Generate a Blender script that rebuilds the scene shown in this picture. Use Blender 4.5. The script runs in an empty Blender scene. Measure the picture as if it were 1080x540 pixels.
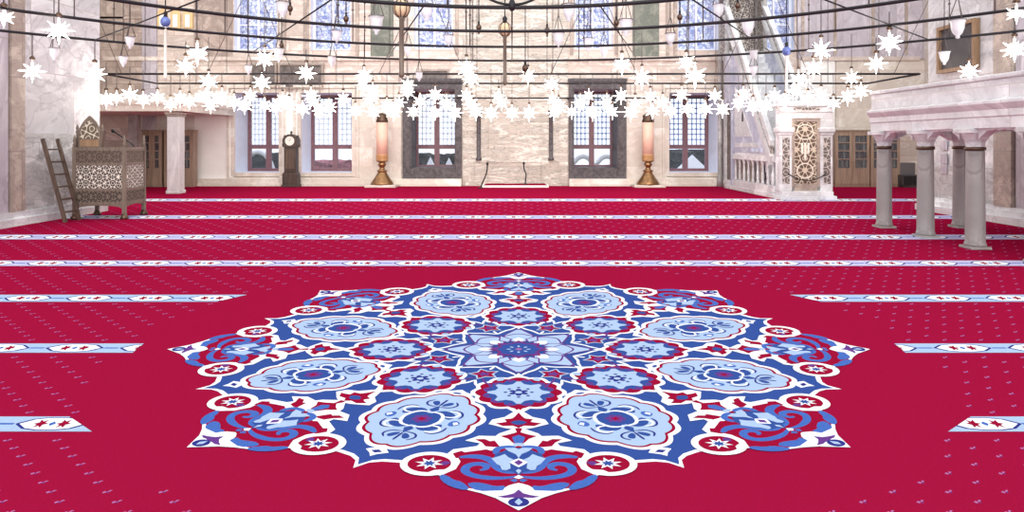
import bpy, bmesh, math, random
from mathutils import Vector, Matrix
random.seed(7)
PI = math.pi
scene = bpy.context.scene
col = scene.collection
EYE = 1.8; F = 720.0

# ------------------------------------------------------------------ helpers
class MB:
    def __init__(s): s.v = []; s.f = []; s.m = []; s.sm = []
    def add(s, vs, fs, m=0, smooth=False):
        o = len(s.v); s.v += [tuple(p) for p in vs]
        for f in fs:
            s.f.append(tuple(i+o for i in f)); s.m.append(m); s.sm.append(smooth)
        return s
    def box(s, x0, x1, y0, y1, z0, z1, m=0):
        vs = [(x0,y0,z0),(x1,y0,z0),(x1,y1,z0),(x0,y1,z0),(x0,y0,z1),(x1,y0,z1),(x1,y1,z1),(x0,y1,z1)]
        return s.add(vs, [(0,3,2,1),(4,5,6,7),(0,1,5,4),(1,2,6,5),(2,3,7,6),(3,0,4,7)], m)
    def bevbox(s, x0, x1, y0, y1, z0, z1, b, m=0):
        # box with chamfered vertical and horizontal edges
        bm = bmesh.new(); bmesh.ops.create_cube(bm, size=1)
        for v in bm.verts:
            v.co = Vector(((x0+x1)/2+v.co.x*(x1-x0), (y0+y1)/2+v.co.y*(y1-y0), (z0+z1)/2+v.co.z*(z1-z0)))
        bmesh.ops.bevel(bm, geom=bm.edges[:], offset=b, segments=2, affect='EDGES', profile=.5)
        bm.verts.index_update()
        s.add([v.co.copy() for v in bm.verts], [[v.index for v in f.verts] for f in bm.faces], m); bm.free(); return s
    def obox(s, c, ax, ay, az, m=0):
        c = Vector(c); ax = Vector(ax); ay = Vector(ay); az = Vector(az)
        vs = [c+sx*ax+sy*ay+sz*az for sz in (-1,1) for sx, sy in ((-1,-1),(1,-1),(1,1),(-1,1))]
        return s.add(vs, [(0,3,2,1),(4,5,6,7),(0,1,5,4),(1,2,6,5),(2,3,7,6),(3,0,4,7)], m)
    def bar(s, a, b, w, h=None, m=0):
        a = Vector(a); b = Vector(b); d = (b-a); L = d.length; d.normalize()
        up = Vector((0,0,1)) if abs(d.z) < .95 else Vector((0,1,0))
        r = d.cross(up).normalized(); u = r.cross(d).normalized()
        return s.obox((a+b)/2, d*L/2, r*w/2, u*(h or w)/2, m)
    def lathe(s, prof, c=(0,0,0), n=16, m=0, smooth=True, cap=True):
        vs = []; fs = []
        for r, z in prof:
            for i in range(n):
                a = 2*PI*i/n; vs.append((c[0]+r*math.cos(a), c[1]+r*math.sin(a), c[2]+z))
        k = len(prof)
        for j in range(k-1):
            for i in range(n):
                i2 = (i+1) % n
                fs.append((j*n+i, j*n+i2, (j+1)*n+i2, (j+1)*n+i))
        s.add(vs, fs, m, smooth)
        if cap:
            o = len(s.v)-n*k
            s.f.append(tuple(o+i for i in reversed(range(n)))); s.m.append(m); s.sm.append(False)
            s.f.append(tuple(o+(k-1)*n+i for i in range(n))); s.m.append(m); s.sm.append(False)
        return s
    def tube(s, pts, r, n=8, m=0, closed=False):
        pts = [Vector(p) for p in pts]; N = len(pts); vs = []; fs = []
        for i, p in enumerate(pts):
            if closed: d = pts[(i+1) % N]-pts[i-1]
            else: d = pts[min(i+1, N-1)]-pts[max(i-1, 0)]
            d.normalize()
            up = Vector((0,0,1)) if abs(d.z) < .9 else Vector((0,1,0))
            a = d.cross(up).normalized(); b = a.cross(d).normalized()
            rr = r[i] if isinstance(r, (list, tuple)) else r
            for k in range(n):
                t = 2*PI*k/n; vs.append(p+a*math.cos(t)*rr+b*math.sin(t)*rr)
        for i in range(N if closed else N-1):
            j = (i+1) % N
            for k in range(n):
                k2 = (k+1) % n; fs.append((i*n+k, i*n+k2, j*n+k2, j*n+k))
        if not closed:
            fs.append(tuple(reversed(range(n)))); fs.append(tuple((N-1)*n+k for k in range(n)))
        return s.add(vs, fs, m, True)
    def sphere(s, c, r, n=12, m=0, sz=1.0):
        h = n//2
        prof = [(max(1e-4, r*math.sin(PI*i/h)), -r*sz*math.cos(PI*i/h)) for i in range(h+1)]
        return s.lathe(prof, c, n, m, True, False)
    def prism(s, poly, axis, a, b, m=0):
        """poly of 2D points extruded along axis 'x','y' or 'z' from a to b; for y the 2D is (x,z), for x (y,z), for z (x,y)"""
        def P(p, t): return {'x': (t,p[0],p[1]), 'y': (p[0],t,p[1]), 'z': (p[0],p[1],t)}[axis]
        n = len(poly); vs = [P(p,a) for p in poly]+[P(p,b) for p in poly]
        fs = [tuple(range(n)), tuple(reversed(range(n,2*n)))]+[(i, i+n, (i+1)%n+n, (i+1)%n) for i in range(n)]
        return s.add(vs, fs, m)
    def build(s, name, mats, parent=None, loc=(0,0,0), rz=0):
        me = bpy.data.meshes.new(name); me.from_pydata(s.v, [], s.f); me.update()
        if not isinstance(mats, (list, tuple)): mats = [mats]
        for m in mats: me.materials.append(m)
        me.polygons.foreach_set('material_index', s.m); me.polygons.foreach_set('use_smooth', s.sm)
        bm = bmesh.new(); bm.from_mesh(me); bmesh.ops.recalc_face_normals(bm, faces=bm.faces); bm.to_mesh(me); bm.free()
        o = bpy.data.objects.new(name, me); col.objects.link(o)
        o.location = loc; o.rotation_euler = (0,0,rz)
        if parent: o.parent = parent
        return o

def tag(o, label=None, cat=None, group=None, kind=None):
    if label: o['label'] = label
    if cat: o['category'] = cat
    if group: o['group'] = group
    if kind: o['kind'] = kind
    return o
def empty(name, loc=(0,0,0), rz=0, label=None, cat=None, group=None):
    o = bpy.data.objects.new(name, None); col.objects.link(o); o.location = loc; o.rotation_euler = (0,0,rz)
    o.empty_display_size = .1
    return tag(o, label, cat, group)
def struct(o): o['kind'] = 'structure'; return o
def copy_tree(o, parent=None):
    c = o.copy(); col.objects.link(c)
    if parent: c.parent = parent
    for ch in list(o.children): copy_tree(ch, c)
    return c
def at(x, y, Y): return (x-540)*Y/F, EYE-(y-150)*Y/F
ORD = ['first','second','third','fourth','fifth','sixth','seventh','eighth','ninth','tenth','eleventh','twelfth','thirteenth','fourteenth']

# ------------------------------------------------------------------ materials
def srgb(c):
    return tuple((x/255/12.92 if x/255 <= .04045 else ((x/255+.055)/1.055)**2.4) for x in c)+(1,)
def new(name):
    m = bpy.data.materials.new(name); m.use_nodes = True
    nt = m.node_tree; b = nt.nodes['Principled BSDF']; return m, nt, b
def N(nt, t, **kw):
    n = nt.nodes.new(t)
    for k, v in kw.items(): setattr(n, k, v)
    return n
def plain(name, c, rough=.6, metal=0, var=0.0, scale=8, spec=.4):
    m, nt, b = new(name); b.inputs['Roughness'].default_value = rough; b.inputs['Metallic'].default_value = metal
    b.inputs['Specular IOR Level'].default_value = spec
    if var:
        tc = N(nt,'ShaderNodeTexCoord'); no = N(nt,'ShaderNodeTexNoise'); no.inputs['Scale'].default_value = scale; no.inputs['Detail'].default_value = 5
        nt.links.new(tc.outputs['Object'], no.inputs['Vector'])
        r = N(nt,'ShaderNodeValToRGB'); a = srgb(c)
        r.color_ramp.elements[0].position = .3; r.color_ramp.elements[1].position = .7
        r.color_ramp.elements[0].color = tuple(x*(1-var) for x in a[:3])+(1,)
        r.color_ramp.elements[1].color = tuple(min(1,x*(1+var)) for x in a[:3])+(1,)
        nt.links.new(no.outputs['Fac'], r.inputs['Fac']); nt.links.new(r.outputs['Color'], b.inputs['Base Color'])
    else: b.inputs['Base Color'].default_value = srgb(c)
    return m
def marble(name, c1, c2, c3, vein=.35, scale=.6, bw=2.0, bh=1.0, joint=(150,135,130), jw=.012, stretch=1.0, rough=.45, fine=0.0):
    """veined slabs with joints, mapped on (x+y, z)"""
    m, nt, b = new(name); L = nt.links.new
    b.inputs['Roughness'].default_value = rough
    tc = N(nt,'ShaderNodeTexCoord'); sp = N(nt,'ShaderNodeSeparateXYZ'); L(tc.outputs['Object'], sp.inputs[0])
    ad = N(nt,'ShaderNodeMath', operation='ADD'); L(sp.outputs[0], ad.inputs[0]); L(sp.outputs[1], ad.inputs[1])
    cb = N(nt,'ShaderNodeCombineXYZ'); L(ad.outputs[0], cb.inputs[0]); L(sp.outputs[2], cb.inputs[1])
    br = N(nt,'ShaderNodeTexBrick'); L(cb.outputs[0], br.inputs['Vector'])
    br.inputs['Scale'].default_value = 1; br.inputs['Brick Width'].default_value = bw; br.inputs['Row Height'].default_value = bh
    br.inputs['Mortar Size'].default_value = jw; br.inputs['Mortar Smooth'].default_value = .2
    br.inputs['Color1'].default_value = (0,0,0,1); br.inputs['Color2'].default_value = (1,1,1,1); br.inputs['Mortar'].default_value = (.5,.5,.5,1)
    # per-slab offset of the veining
    mp = N(nt,'ShaderNodeVectorMath', operation='MULTIPLY'); L(cb.outputs[0], mp.inputs[0]); mp.inputs[1].default_value = (1, stretch, 1)
    off = N(nt,'ShaderNodeVectorMath', operation='MULTIPLY_ADD'); L(br.outputs['Color'], off.inputs[0]); off.inputs[1].default_value = (7,3,5); L(mp.outputs[0], off.inputs[2])
    n1 = N(nt,'ShaderNodeTexNoise'); n1.inputs['Scale'].default_value = scale; n1.inputs['Detail'].default_value = 8; n1.inputs['Roughness'].default_value = .65; n1.inputs['Distortion'].default_value = 1.6
    L(off.outputs[0], n1.inputs['Vector'])
    r = N(nt,'ShaderNodeValToRGB'); e = r.color_ramp.elements
    e[0].position = .36; e[0].color = srgb(c2); e[1].position = .62; e[1].color = srgb(c1)
    k = e.new(.48); k.color = srgb(tuple((p+q)/2 for p, q in zip(c1, c3)))
    L(n1.outputs['Fac'], r.inputs['Fac'])
    n2 = N(nt,'ShaderNodeTexNoise'); n2.inputs['Scale'].default_value = scale*1.7; n2.inputs['Detail'].default_value = 10; n2.inputs['Distortion'].default_value = 2.5
    L(off.outputs[0], n2.inputs['Vector'])
    w = N(nt,'ShaderNodeMath', operation='SUBTRACT'); L(n2.outputs['Fac'], w.inputs[0]); w.inputs[1].default_value = .5
    w2 = N(nt,'ShaderNodeMath', operation='ABSOLUTE'); L(w.outputs[0], w2.inputs[0])
    vr = N(nt,'ShaderNodeMapRange'); L(w2.outputs[0], vr.inputs[0]); vr.inputs[1].default_value = 0; vr.inputs[2].default_value = .035; vr.inputs[3].default_value = vein; vr.inputs[4].default_value = 0
    mx = N(nt,'ShaderNodeMixRGB'); L(vr.outputs[0], mx.inputs[0]); L(r.outputs['Color'], mx.inputs[1]); mx.inputs[2].default_value = srgb(c3)
    tone = N(nt,'ShaderNodeMixRGB', blend_type='MULTIPLY'); L(mx.outputs[0], tone.inputs[1])
    tr = N(nt,'ShaderNodeMapRange'); L(br.outputs['Color'], tr.inputs[0]); tr.inputs[3].default_value = .84; tr.inputs[4].default_value = 1.0
    L(tr.outputs[0], tone.inputs[2]); tone.inputs[0].default_value = 1
    mj = N(nt,'ShaderNodeMixRGB'); L(br.outputs['Fac'], mj.inputs[0]); L(tone.outputs[0], mj.inputs[1]); mj.inputs[2].default_value = srgb(joint)
    L(mj.outputs[0], b.inputs['Base Color'])
    return m
def lattice_mat(name, ca, cb_, freq, width=.55, rough=.6, swap=False):
    """eight-fold interlace worked out on the panel's own x/z plane (object space)"""
    m, nt, b = new(name); L = nt.links.new; b.inputs['Roughness'].default_value = rough
    tc = N(nt,'ShaderNodeTexCoord'); acc = None
    for k in range(4):
        a = PI*k/4
        dt = N(nt,'ShaderNodeVectorMath', operation='DOT_PRODUCT'); L(tc.outputs['Object'], dt.inputs[0])
        dt.inputs[1].default_value = (math.cos(a)*freq, math.cos(a)*freq if swap else 0, math.sin(a)*freq)
        cs = N(nt,'ShaderNodeMath', operation='COSINE'); L(dt.outputs['Value'], cs.inputs[0])
        if acc is None: acc = cs
        else:
            ad = N(nt,'ShaderNodeMath', operation='ADD'); L(acc.outputs[0], ad.inputs[0]); L(cs.outputs[0], ad.inputs[1]); acc = ad
    ab = N(nt,'ShaderNodeMath', operation='ABSOLUTE'); L(acc.outputs[0], ab.inputs[0])
    lt = N(nt,'ShaderNodeMath', operation='LESS_THAN'); L(ab.outputs[0], lt.inputs[0]); lt.inputs[1].default_value = width
    mx = N(nt,'ShaderNodeMixRGB'); L(lt.outputs[0], mx.inputs[0]); mx.inputs[1].default_value = srgb(ca); mx.inputs[2].default_value = srgb(cb_)
    L(mx.outputs[0], b.inputs['Base Color'])
    return m
def glass(name, tint, opac=.12, milk=(235,240,250)):
    m, nt, b = new(name); L = nt.links.new; nt.nodes.remove(b)
    out = nt.nodes['Material Output']; t = N(nt,'ShaderNodeBsdfTransparent'); t.inputs[0].default_value = srgb(tint)
    g = N(nt,'ShaderNodeBsdfPrincipled'); g.inputs['Base Color'].default_value = srgb(milk); g.inputs['Roughness'].default_value = .15
    mx = N(nt,'ShaderNodeMixShader'); mx.inputs[0].default_value = opac
    L(t.outputs[0], mx.inputs[1]); L(g.outputs[0], mx.inputs[2]); L(mx.outputs[0], out.inputs[0]); return m
def stained(name):
    """leaded glass: pale panes parted by blue and violet leading, daylight comes through"""
    m, nt, b = new(name); L = nt.links.new; nt.nodes.remove(b); out = nt.nodes['Material Output']
    tc = N(nt,'ShaderNodeTexCoord'); v = N(nt,'ShaderNodeTexVoronoi'); v.feature = 'DISTANCE_TO_EDGE'; v.inputs['Scale'].default_value = 8
    L(tc.outputs['Object'], v.inputs['Vector'])
    v2 = N(nt,'ShaderNodeTexVoronoi'); v2.inputs['Scale'].default_value = 8; L(tc.outputs['Object'], v2.inputs['Vector'])
    sp = N(nt,'ShaderNodeSeparateColor'); L(v2.outputs['Color'], sp.inputs[0])
    r = N(nt,'ShaderNodeValToRGB'); L(sp.outputs[0], r.inputs[0]); r.color_ramp.interpolation = 'CONSTANT'
    e = r.color_ramp.elements; e[0].position = 0; e[0].color = srgb((250,252,255)); e[1].position = .3; e[1].color = srgb((240,243,252))
    for p, c in ((.52,(232,238,255)), (.7,(214,222,244)), (.84,(240,236,248)), (.93,(176,186,222))):
        k = e.new(p); k.color = srgb(c)
    lt = N(nt,'ShaderNodeMath', operation='LESS_THAN'); L(v.outputs['Distance'], lt.inputs[0]); lt.inputs[1].default_value = .07
    mx = N(nt,'ShaderNodeMixRGB'); L(lt.outputs[0], mx.inputs[0]); L(r.outputs[0], mx.inputs[1]); mx.inputs[2].default_value = srgb((170,176,206))
    t = N(nt,'ShaderNodeBsdfTransparent'); L(mx.outputs[0], t.inputs[0])
    d = N(nt,'ShaderNodeBsdfDiffuse'); L(mx.outputs[0], d.inputs[0])
    ms = N(nt,'ShaderNodeMixShader'); ms.inputs[0].default_value = .3; L(t.outputs[0], ms.inputs[1]); L(d.outputs[0], ms.inputs[2]); L(ms.outputs[0], out.inputs[0])
    return m
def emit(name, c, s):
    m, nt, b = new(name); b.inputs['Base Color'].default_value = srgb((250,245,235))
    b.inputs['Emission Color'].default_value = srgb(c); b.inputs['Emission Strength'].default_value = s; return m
def wood(name, c1, c2, scale=3):
    m, nt, b = new(name); L = nt.links.new; b.inputs['Roughness'].default_value = .5
    tc = N(nt,'ShaderNodeTexCoord'); mp = N(nt,'ShaderNodeMapping'); mp.inputs['Scale'].default_value = (6,6,.6); L(tc.outputs['Object'], mp.inputs[0])
    n = N(nt,'ShaderNodeTexNoise'); n.inputs['Scale'].default_value = scale; n.inputs['Detail'].default_value = 6; L(mp.outputs[0], n.inputs['Vector'])
    r = N(nt,'ShaderNodeValToRGB'); r.color_ramp.elements[0].position = .3; r.color_ramp.elements[1].position = .7
    r.color_ramp.elements[0].color = srgb(c1); r.color_ramp.elements[1].color = srgb(c2)
    L(n.outputs['Fac'], r.inputs[0]); L(r.outputs[0], b.inputs['Base Color']); return m
def fabric(name, c, var=.08):
    m, nt, b = new(name); L = nt.links.new; b.inputs['Roughness'].default_value = 1; b.inputs['Specular IOR Level'].default_value = .0
    tc = N(nt,'ShaderNodeTexCoord'); n = N(nt,'ShaderNodeTexNoise'); n.inputs['Scale'].default_value = 90; n.inputs['Detail'].default_value = 3; L(tc.outputs['Object'], n.inputs['Vector'])
    a = srgb(c); r = N(nt,'ShaderNodeValToRGB'); r.color_ramp.elements[0].position = .35; r.color_ramp.elements[1].position = .65
    r.color_ramp.elements[0].color = tuple(x*(1-var) for x in a[:3])+(1,); r.color_ramp.elements[1].color = tuple(min(1,x*(1+var)) for x in a[:3])+(1,)
    L(n.outputs['Fac'], r.inputs[0]); L(r.outputs[0], b.inputs['Base Color']); return m

K = 1.0
M = dict(
 white=marble('white_marble',(250,251,252),(232,232,234),(176,172,176),.35,.45,2.6,1.35,(205,198,196),.01),
 pier=marble('veined_marble',(250,249,249),(222,219,221),(160,156,160),.5,.4,3.0,1.7,(190,182,180),.012),
 warm=marble('warm_stone',(238,227,217),(214,199,188),(180,158,146),.35,.7,1.9,.62,(190,166,152),.016,2.2),
 cream=marble('cream_stone',(243,237,228),(226,216,205),(200,182,166),.3,.6,1.6,.8,(214,198,182),.012),
 mihrab=marble('mihrab_stone',(240,234,222),(206,194,180),(140,128,118),.8,.6,1.7,.42,(198,182,166),.012,4.0),
 lilac=marble('lilac_marble',(222,214,220),(190,180,188),(150,140,150),.5,.5,1.1,4.0,(168,158,162),.02,.4),
 brown=marble('brown_stone',(196,178,166),(162,144,134),(130,112,104),.4,.8,1.4,.7,(150,130,120),.02),
 strip=marble('tawny_stone',(206,190,176),(172,154,142),(136,120,112),.5,1.0,1.2,1.6,(150,136,128),.015),
 green=marble('green_marble',(140,142,128),(104,110,98),(80,84,76),.5,1.1,4,8,(110,110,100),.01),
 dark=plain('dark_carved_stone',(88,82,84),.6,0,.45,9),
 reveal=plain('reveal_plaster',(226,230,242),.7,0,.04,3),
 plaster=plain('white_plaster',(246,244,240),.7,0,.03,2),
 bluemarble=marble('bluish_marble',(226,228,240),(196,200,220),(150,152,178),.4,.8,3,3,(180,184,204),.01),
 greymarble=marble('grey_column_marble',(206,202,200),(156,152,150),(128,122,120),.6,1.3,50,50,(200,200,200),.0,.35),
 whitecol=marble('white_column_marble',(246,244,244),(220,216,216),(190,184,184),.4,1.0,50,50,(230,230,230),.0,.4),
 iron=plain('black_iron',(38,34,38),.5,.3), brass=plain('aged_brass',(150,112,76),.3,.75,.25,9), bronze=plain('dark_bronze',(92,72,60),.35,.7,.3,9),
 steel=plain('grey_metal',(120,118,120),.4,.6), chain=plain('chain_metal',(96,86,84),.5,.3),
 red=fabric('crimson_pile',(144,17,53)), cwhite=fabric('white_pile',(226,226,230),.03), lblue=fabric('pale_blue_pile',(158,178,206),.04),
 blue=fabric('royal_blue_pile',(50,74,138)), mblue=fabric('mid_blue_pile',(66,98,168)), purple=fabric('violet_pile',(96,56,124)), navy=fabric('navy_pile',(46,50,120)),
 lav=fabric('lavender_pile',(184,180,212),.04), rose=fabric('mauve_pile',(160,100,150)), redd=fabric('deep_red_pile',(140,16,48)),
 frame=plain('plum_wood',(128,92,98),.5,0,.15,6), oak=wood('oak',(136,114,98),(170,146,124)), dwood=wood('walnut',(70,56,48),(104,84,70)),
 clockwood=wood('clock_wood',(52,42,38),(84,68,58)), panelw=wood('grey_walnut',(96,82,72),(132,116,102)),
 inlay=lattice_mat('pearl_inlay',(78,66,58),(232,226,214),64,.62), lowlat=lattice_mat('turned_lattice',(60,50,44),(120,106,92),60,.7),
 toplat=lattice_mat('carved_rail',(80,66,56),(112,96,82),50,.7), crest=lattice_mat('crest_inlay',(104,90,74),(214,206,186),40,.7),
 door=lattice_mat('carved_door',(104,84,70),(214,200,180),34,.8), sidecarve=lattice_mat('carved_jamb',(110,100,96),(200,192,184),36,.7,.6,True), slab=marble('streaked_marble',(240,238,236),(204,200,198),(140,136,136),.6,.7,1.5,2.2,(176,168,166),.014,2.0),
 relief=plain('grey_relief',(110,102,98),.7,0,.4,7), stained=stained('stained_glass'),
 pane=glass('window_glass',(244,248,255),.04), lampglass=glass('lamp_glass',(238,238,244),.68,(250,250,252)), caseglass=glass('case_glass',(214,216,216),.08),
 bluegl=plain('blue_glass',(96,112,176),.2,0,.2,9,.6), egg=plain('ivory_egg',(226,196,160),.4,0,.08,6),
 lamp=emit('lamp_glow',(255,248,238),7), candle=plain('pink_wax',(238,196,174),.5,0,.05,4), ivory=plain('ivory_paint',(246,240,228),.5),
 dial=plain('clock_dial',(238,232,222),.5), black=plain('black_plastic',(28,26,28),.45), hedge=plain('hedge_leaves',(58,60,56),.9,0,.6,5),
 grass=plain('garden_grass',(120,124,112),.9,0,.3,2), tent=plain('white_canvas',(250,250,252),.7), pinkfl=plain('pink_blossom',(176,110,116),.9,0,.4,9),
 ochre=plain('ochre_plaster',(222,190,140),.7,0,.1,4), goldwood=wood('golden_wood',(128,100,74),(164,132,100)), canvas=plain('dark_panel',(74,70,72),.4,0,.3,3),
 floor=plain('stone_floor',(190,182,176),.5,0,.1,2), grout=plain('blue_tile',(206,216,236),.4,0,.1,5),
)

# ------------------------------------------------------------------ carpet geometry (design plane u,v -> floor)
X0M = 547.0
def floor_from_px(x, y):
    Y = F*EYE/(y-150); return ((x-540)/F*Y, Y)
def uv2w(u, v):
    d = .003239+.001147*v
    return floor_from_px(X0M+u*1.195/d, 60+1/d)
def px2uv(x, y, ax=X0M):
    d = 1/(y-60); return ((x-ax)*d/1.195, (d-.003239)/.001147)
COLS = ['red','cwhite','lblue','blue','mblue','purple','navy','lav','rose','redd']
CI = {c: i for i, c in enumerate(COLS)}
CM = [M[c] for c in COLS]
YB = 28.2   # back wall
# base field with its small scattered motifs
cb = MB()
x0, x1, y0, y1 = -16.9, 16.9, 1.2, YB-.01
PL, PR = -10.75, 11.1
gxs = sorted({x0+(x1-x0)*i/24 for i in range(25)} | {PL-2.0, PL, PR, PR+2.0}); gys = sorted({y0+(y1-y0)*j/36 for j in range(37)} | {10.2, 17.8, 18.2})
for i_ in range(len(gxs)-1):
    for j_ in range(len(gys)-1):
        a_, b_, c_, d_ = gxs[i_], gxs[i_+1], gys[j_], gys[j_+1]; mx_, my_ = (a_+b_)/2, (c_+d_)/2
        if (PL-2 < mx_ < PL and 10.2 < my_ < 17.8) or (PR < mx_ < PR+2 and 10.2 < my_ < 18.2): continue
        cb.add([(a_,c_,0),(b_,c_,0),(b_,d_,0),(a_,d_,0)], [(0,1,2,3)], 0)
cb.add([(x0,y0,-.012),(x1,y0,-.012),(x1,y0,0),(x0,y0,0)], [(0,1,2,3)], 0)
bands = [(209.7,212.3),(227.2,230.8),(247.6,252.6),(274.9,280.6),(311,318.4),(362.5,372.2),(439.6,455.4)]
def vof(y): return (1/(y-60)-.003239)/.001147
bv = [(vof(b), vof(a)) for a, b in bands]
RPL = 1.13
v = -1.35; row = 0
while v < 2.9:
    d = .003239+.001147*v; yp = 60+1/d
    if not any(a-.012 < v < b+.012 for a, b in bv):
        U = 620*d/1.195; sh = ((-row % 3)/3)*.108
        n = int(U/.108)+1
        for i in range(-n, n+1):
            u = i*.108+sh
            if math.hypot(u, v) < RPL+.02: continue
            w = uv2w(u, v)
            if not (x0+.1 < w[0] < x1-.1 and y0 < w[1] < y1-.1): continue
            if 10.1 < w[1] < 18.3 and (w[0] < PL+.1 or w[0] > PR-.1): continue
            a, h = .0088, .0056
            def q(pts, c):
                cb.add([(*uv2w(u+p, v+r), .0006) for p, r in pts], [tuple(range(len(pts)))], CI[c])
            q([(-a,0),(-a*.5,-h),(0,0),(-a*.4,h*.9)], 'rose')
            q([(0,0),(a*.4,-h),(a*.55,h*.2)], 'purple')
            q([(0,0),(a*.5,h*.4),(a,h*1.5),(a*.35,h*1.6)], 'rose')
    v += .0425; row += 1
carpet = cb.build('prayer_carpet', CM)
tag(carpet, 'wall-to-wall crimson carpet with a large blue medallion and pale row bands', 'carpet')

# row bands -----------------------------------------------------------
def band(u0t, u1t, u0b, u1b, va, vb, name='row_band'):
    """va<vb (near, far) edges; u at far (t) and near (b) edges"""
    b = MB(); vm = (va+vb)/2; hv = (vb-va)/2
    def clip(pts):
        for (pa, pb_, sg) in (((u0b,va),(u0t,vb),1), ((u1b,va),(u1t,vb),-1)):
            sd = lambda p: sg*((p[0]-pa[0])*(pb_[1]-pa[1])-(p[1]-pa[1])*(pb_[0]-pa[0]))
            out = []
            for i, p in enumerate(pts):
                q = pts[(i+1) % len(pts)]; a_, c_ = sd(p), sd(q)
                if a_ >= 0: out.append(p)
                if (a_ < 0) != (c_ < 0):
                    t = a_/(a_-c_); out.append((p[0]+(q[0]-p[0])*t, p[1]+(q[1]-p[1])*t))
            pts = out
            if len(pts) < 3: return []
        return pts
    def poly(pts, c, z):
        pts = clip(pts)
        if len(pts) < 3: return
        b.add([(*uv2w(*p), z) for p in pts], [tuple(range(len(pts)))], CI[c])
    nseg = 40
    top = [(u0t+(u1t-u0t)*i/nseg, vb) for i in range(nseg+1)]; bot = [(u0b+(u1b-u0b)*i/nseg, va) for i in range(nseg+1)]
    b.add([(*uv2w(*p), .002) for p in top+bot], [(i, i+1, nseg+2+i, nseg+1+i) for i in range(nseg)], CI['lav' if va > .9 else 'lblue'])
    ulo, uhi = max(u0t, u0b), min(u1t, u1b)
    per = .2125
    k0 = math.floor(ulo/per)-1; k1 = math.ceil(uhi/per)+1
    for k in range(k0, k1+1):
        c = k*per; h = hv*.86
        # pale blue end panel, white cartouche with two red flowers, navy edge lines
        poly([(c+.07,vm-h),(c+.135,vm-h),(c+.135,vm+h),(c+.07,vm+h)], 'lblue' if va < .9 else 'lav', .0024)
        hexa = [(c-.075,vm),(c-.05,vm-h*.75),(c-.02,vm-h),(c+.02,vm-h),(c+.05,vm-h*.75),(c+.075,vm),(c+.05,vm+h*.75),(c+.02,vm+h),(c-.02,vm+h),(c-.05,vm+h*.75)]
        poly([(c+(p-c)*1.13, vm+(q-vm)*1.0) for p, q in hexa], 'navy', .0027)
        poly([(c+(p-c)*1.0, vm+(q-vm)*.9) for p, q in hexa], 'cwhite', .0030)
        for s in (-1, 1):
            cc = c+s*.026
            poly([(cc+(.017 if i % 2 == 0 else .008)*math.cos(PI*i/6), vm+(h*.72 if i % 2 == 0 else h*.34)*math.sin(PI*i/6)) for i in range(12)], 'redd', .0033)
        poly([(c-.008,vm),(c,vm-h*.35),(c+.008,vm),(c,vm+h*.35)], 'mblue', .0033)
        poly([(c+.085,vm-h*.12),(c+.125,vm-h*.12),(c+.125,vm+h*.12),(c+.085,vm+h*.12)], 'mblue', .0027)
    return b.build(name, CM, carpet)
for i, (ya, yb) in enumerate(bands):
    va, vb = vof(yb), vof(ya); dm = 1/((ya+yb)/2-60)
    Yw = uv2w(0, (va+vb)/2)[1]
    def xu(X): return (540+X*F/Yw-X0M)*dm/1.195
    XL, XR = (-12.9, 13.2) if Yw > 18.3 else (-10.7, 11.05)
    if Yw < 10.1: XL, XR = -13.0, 13.0
    if i < 4: band(xu(XL), xu(XR), xu(XL), xu(XR), va, vb)
    else:
        ends = [((260.6,228),(833,866)), ((151.7,140),(943,955)), ((73,97),(1024,1000))][i-4]
        def ue(x, y): return px2uv(x, y)[0]
        band(xu(XL), ue(ends[0][0],ya), xu(XL), ue(ends[0][1],yb), va, vb)
        band(ue(ends[1][0],ya), xu(XR), ue(ends[1][1],yb), xu(XR), va, vb)

# medallion -------------------------------------------------------------
md = MB(); ZL = [.0008]
def layer(): ZL[0] += .00001
def dense(pts, step=.02):
    out = []
    for i, p in enumerate(pts):
        q = pts[(i+1) % len(pts)]; n = max(1, int(math.hypot(q[0]-p[0], q[1]-p[1])/step))
        out += [(p[0]+(q[0]-p[0])*k/n, p[1]+(q[1]-p[1])*k/n) for k in range(n)]
    return out
def put(pts, c, phis):
    ZL[0] += .00003
    for ip, ph in enumerate(phis):
        zz = ZL[0]+(.000015 if ip % 2 else 0)
        o = (math.cos(ph), math.sin(ph)); l = (-math.sin(ph), math.cos(ph))
        w = [uv2w(s*l[0]+t*o[0], s*l[1]+t*o[1]) for s, t in dense(pts)]
        md.add([(x, y, zz) for x, y in w], [tuple(range(len(w)))], CI[c])
def smooth(pts, it=2):
    for _ in range(it):
        out = []
        for i, p in enumerate(pts):
            q = pts[(i+1) % len(pts)]
            out += [(p[0]*.75+q[0]*.25, p[1]*.75+q[1]*.25), (p[0]*.25+q[0]*.75, p[1]*.25+q[1]*.75)]
        pts = out
    return pts
def smooth_open(pts, it=2):
    for _ in range(it):
        out = [pts[0]]
        for p, q in zip(pts, pts[1:]):
            out += [(p[0]*.75+q[0]*.25, p[1]*.75+q[1]*.25), (p[0]*.25+q[0]*.75, p[1]*.25+q[1]*.75)]
        pts = out+[pts[-1]]
    return pts
def strokepoly(pts, w, it=2, taper=True):
    pts = smooth_open(pts, it); n = len(pts); A = []; B = []
    for i, p in enumerate(pts):
        a = pts[max(i-1,0)]; b = pts[min(i+1,n-1)]
        dx, dy = b[0]-a[0], b[1]-a[1]; L = math.hypot(dx, dy) or 1
        t = i/(n-1); ww = w*(min(1, .3+3*t, .3+3*(1-t)) if taper else 1)
        A.append((p[0]-dy/L*ww, p[1]+dx/L*ww)); B.append((p[0]+dy/L*ww, p[1]-dx/L*ww))
    return A, B
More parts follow.
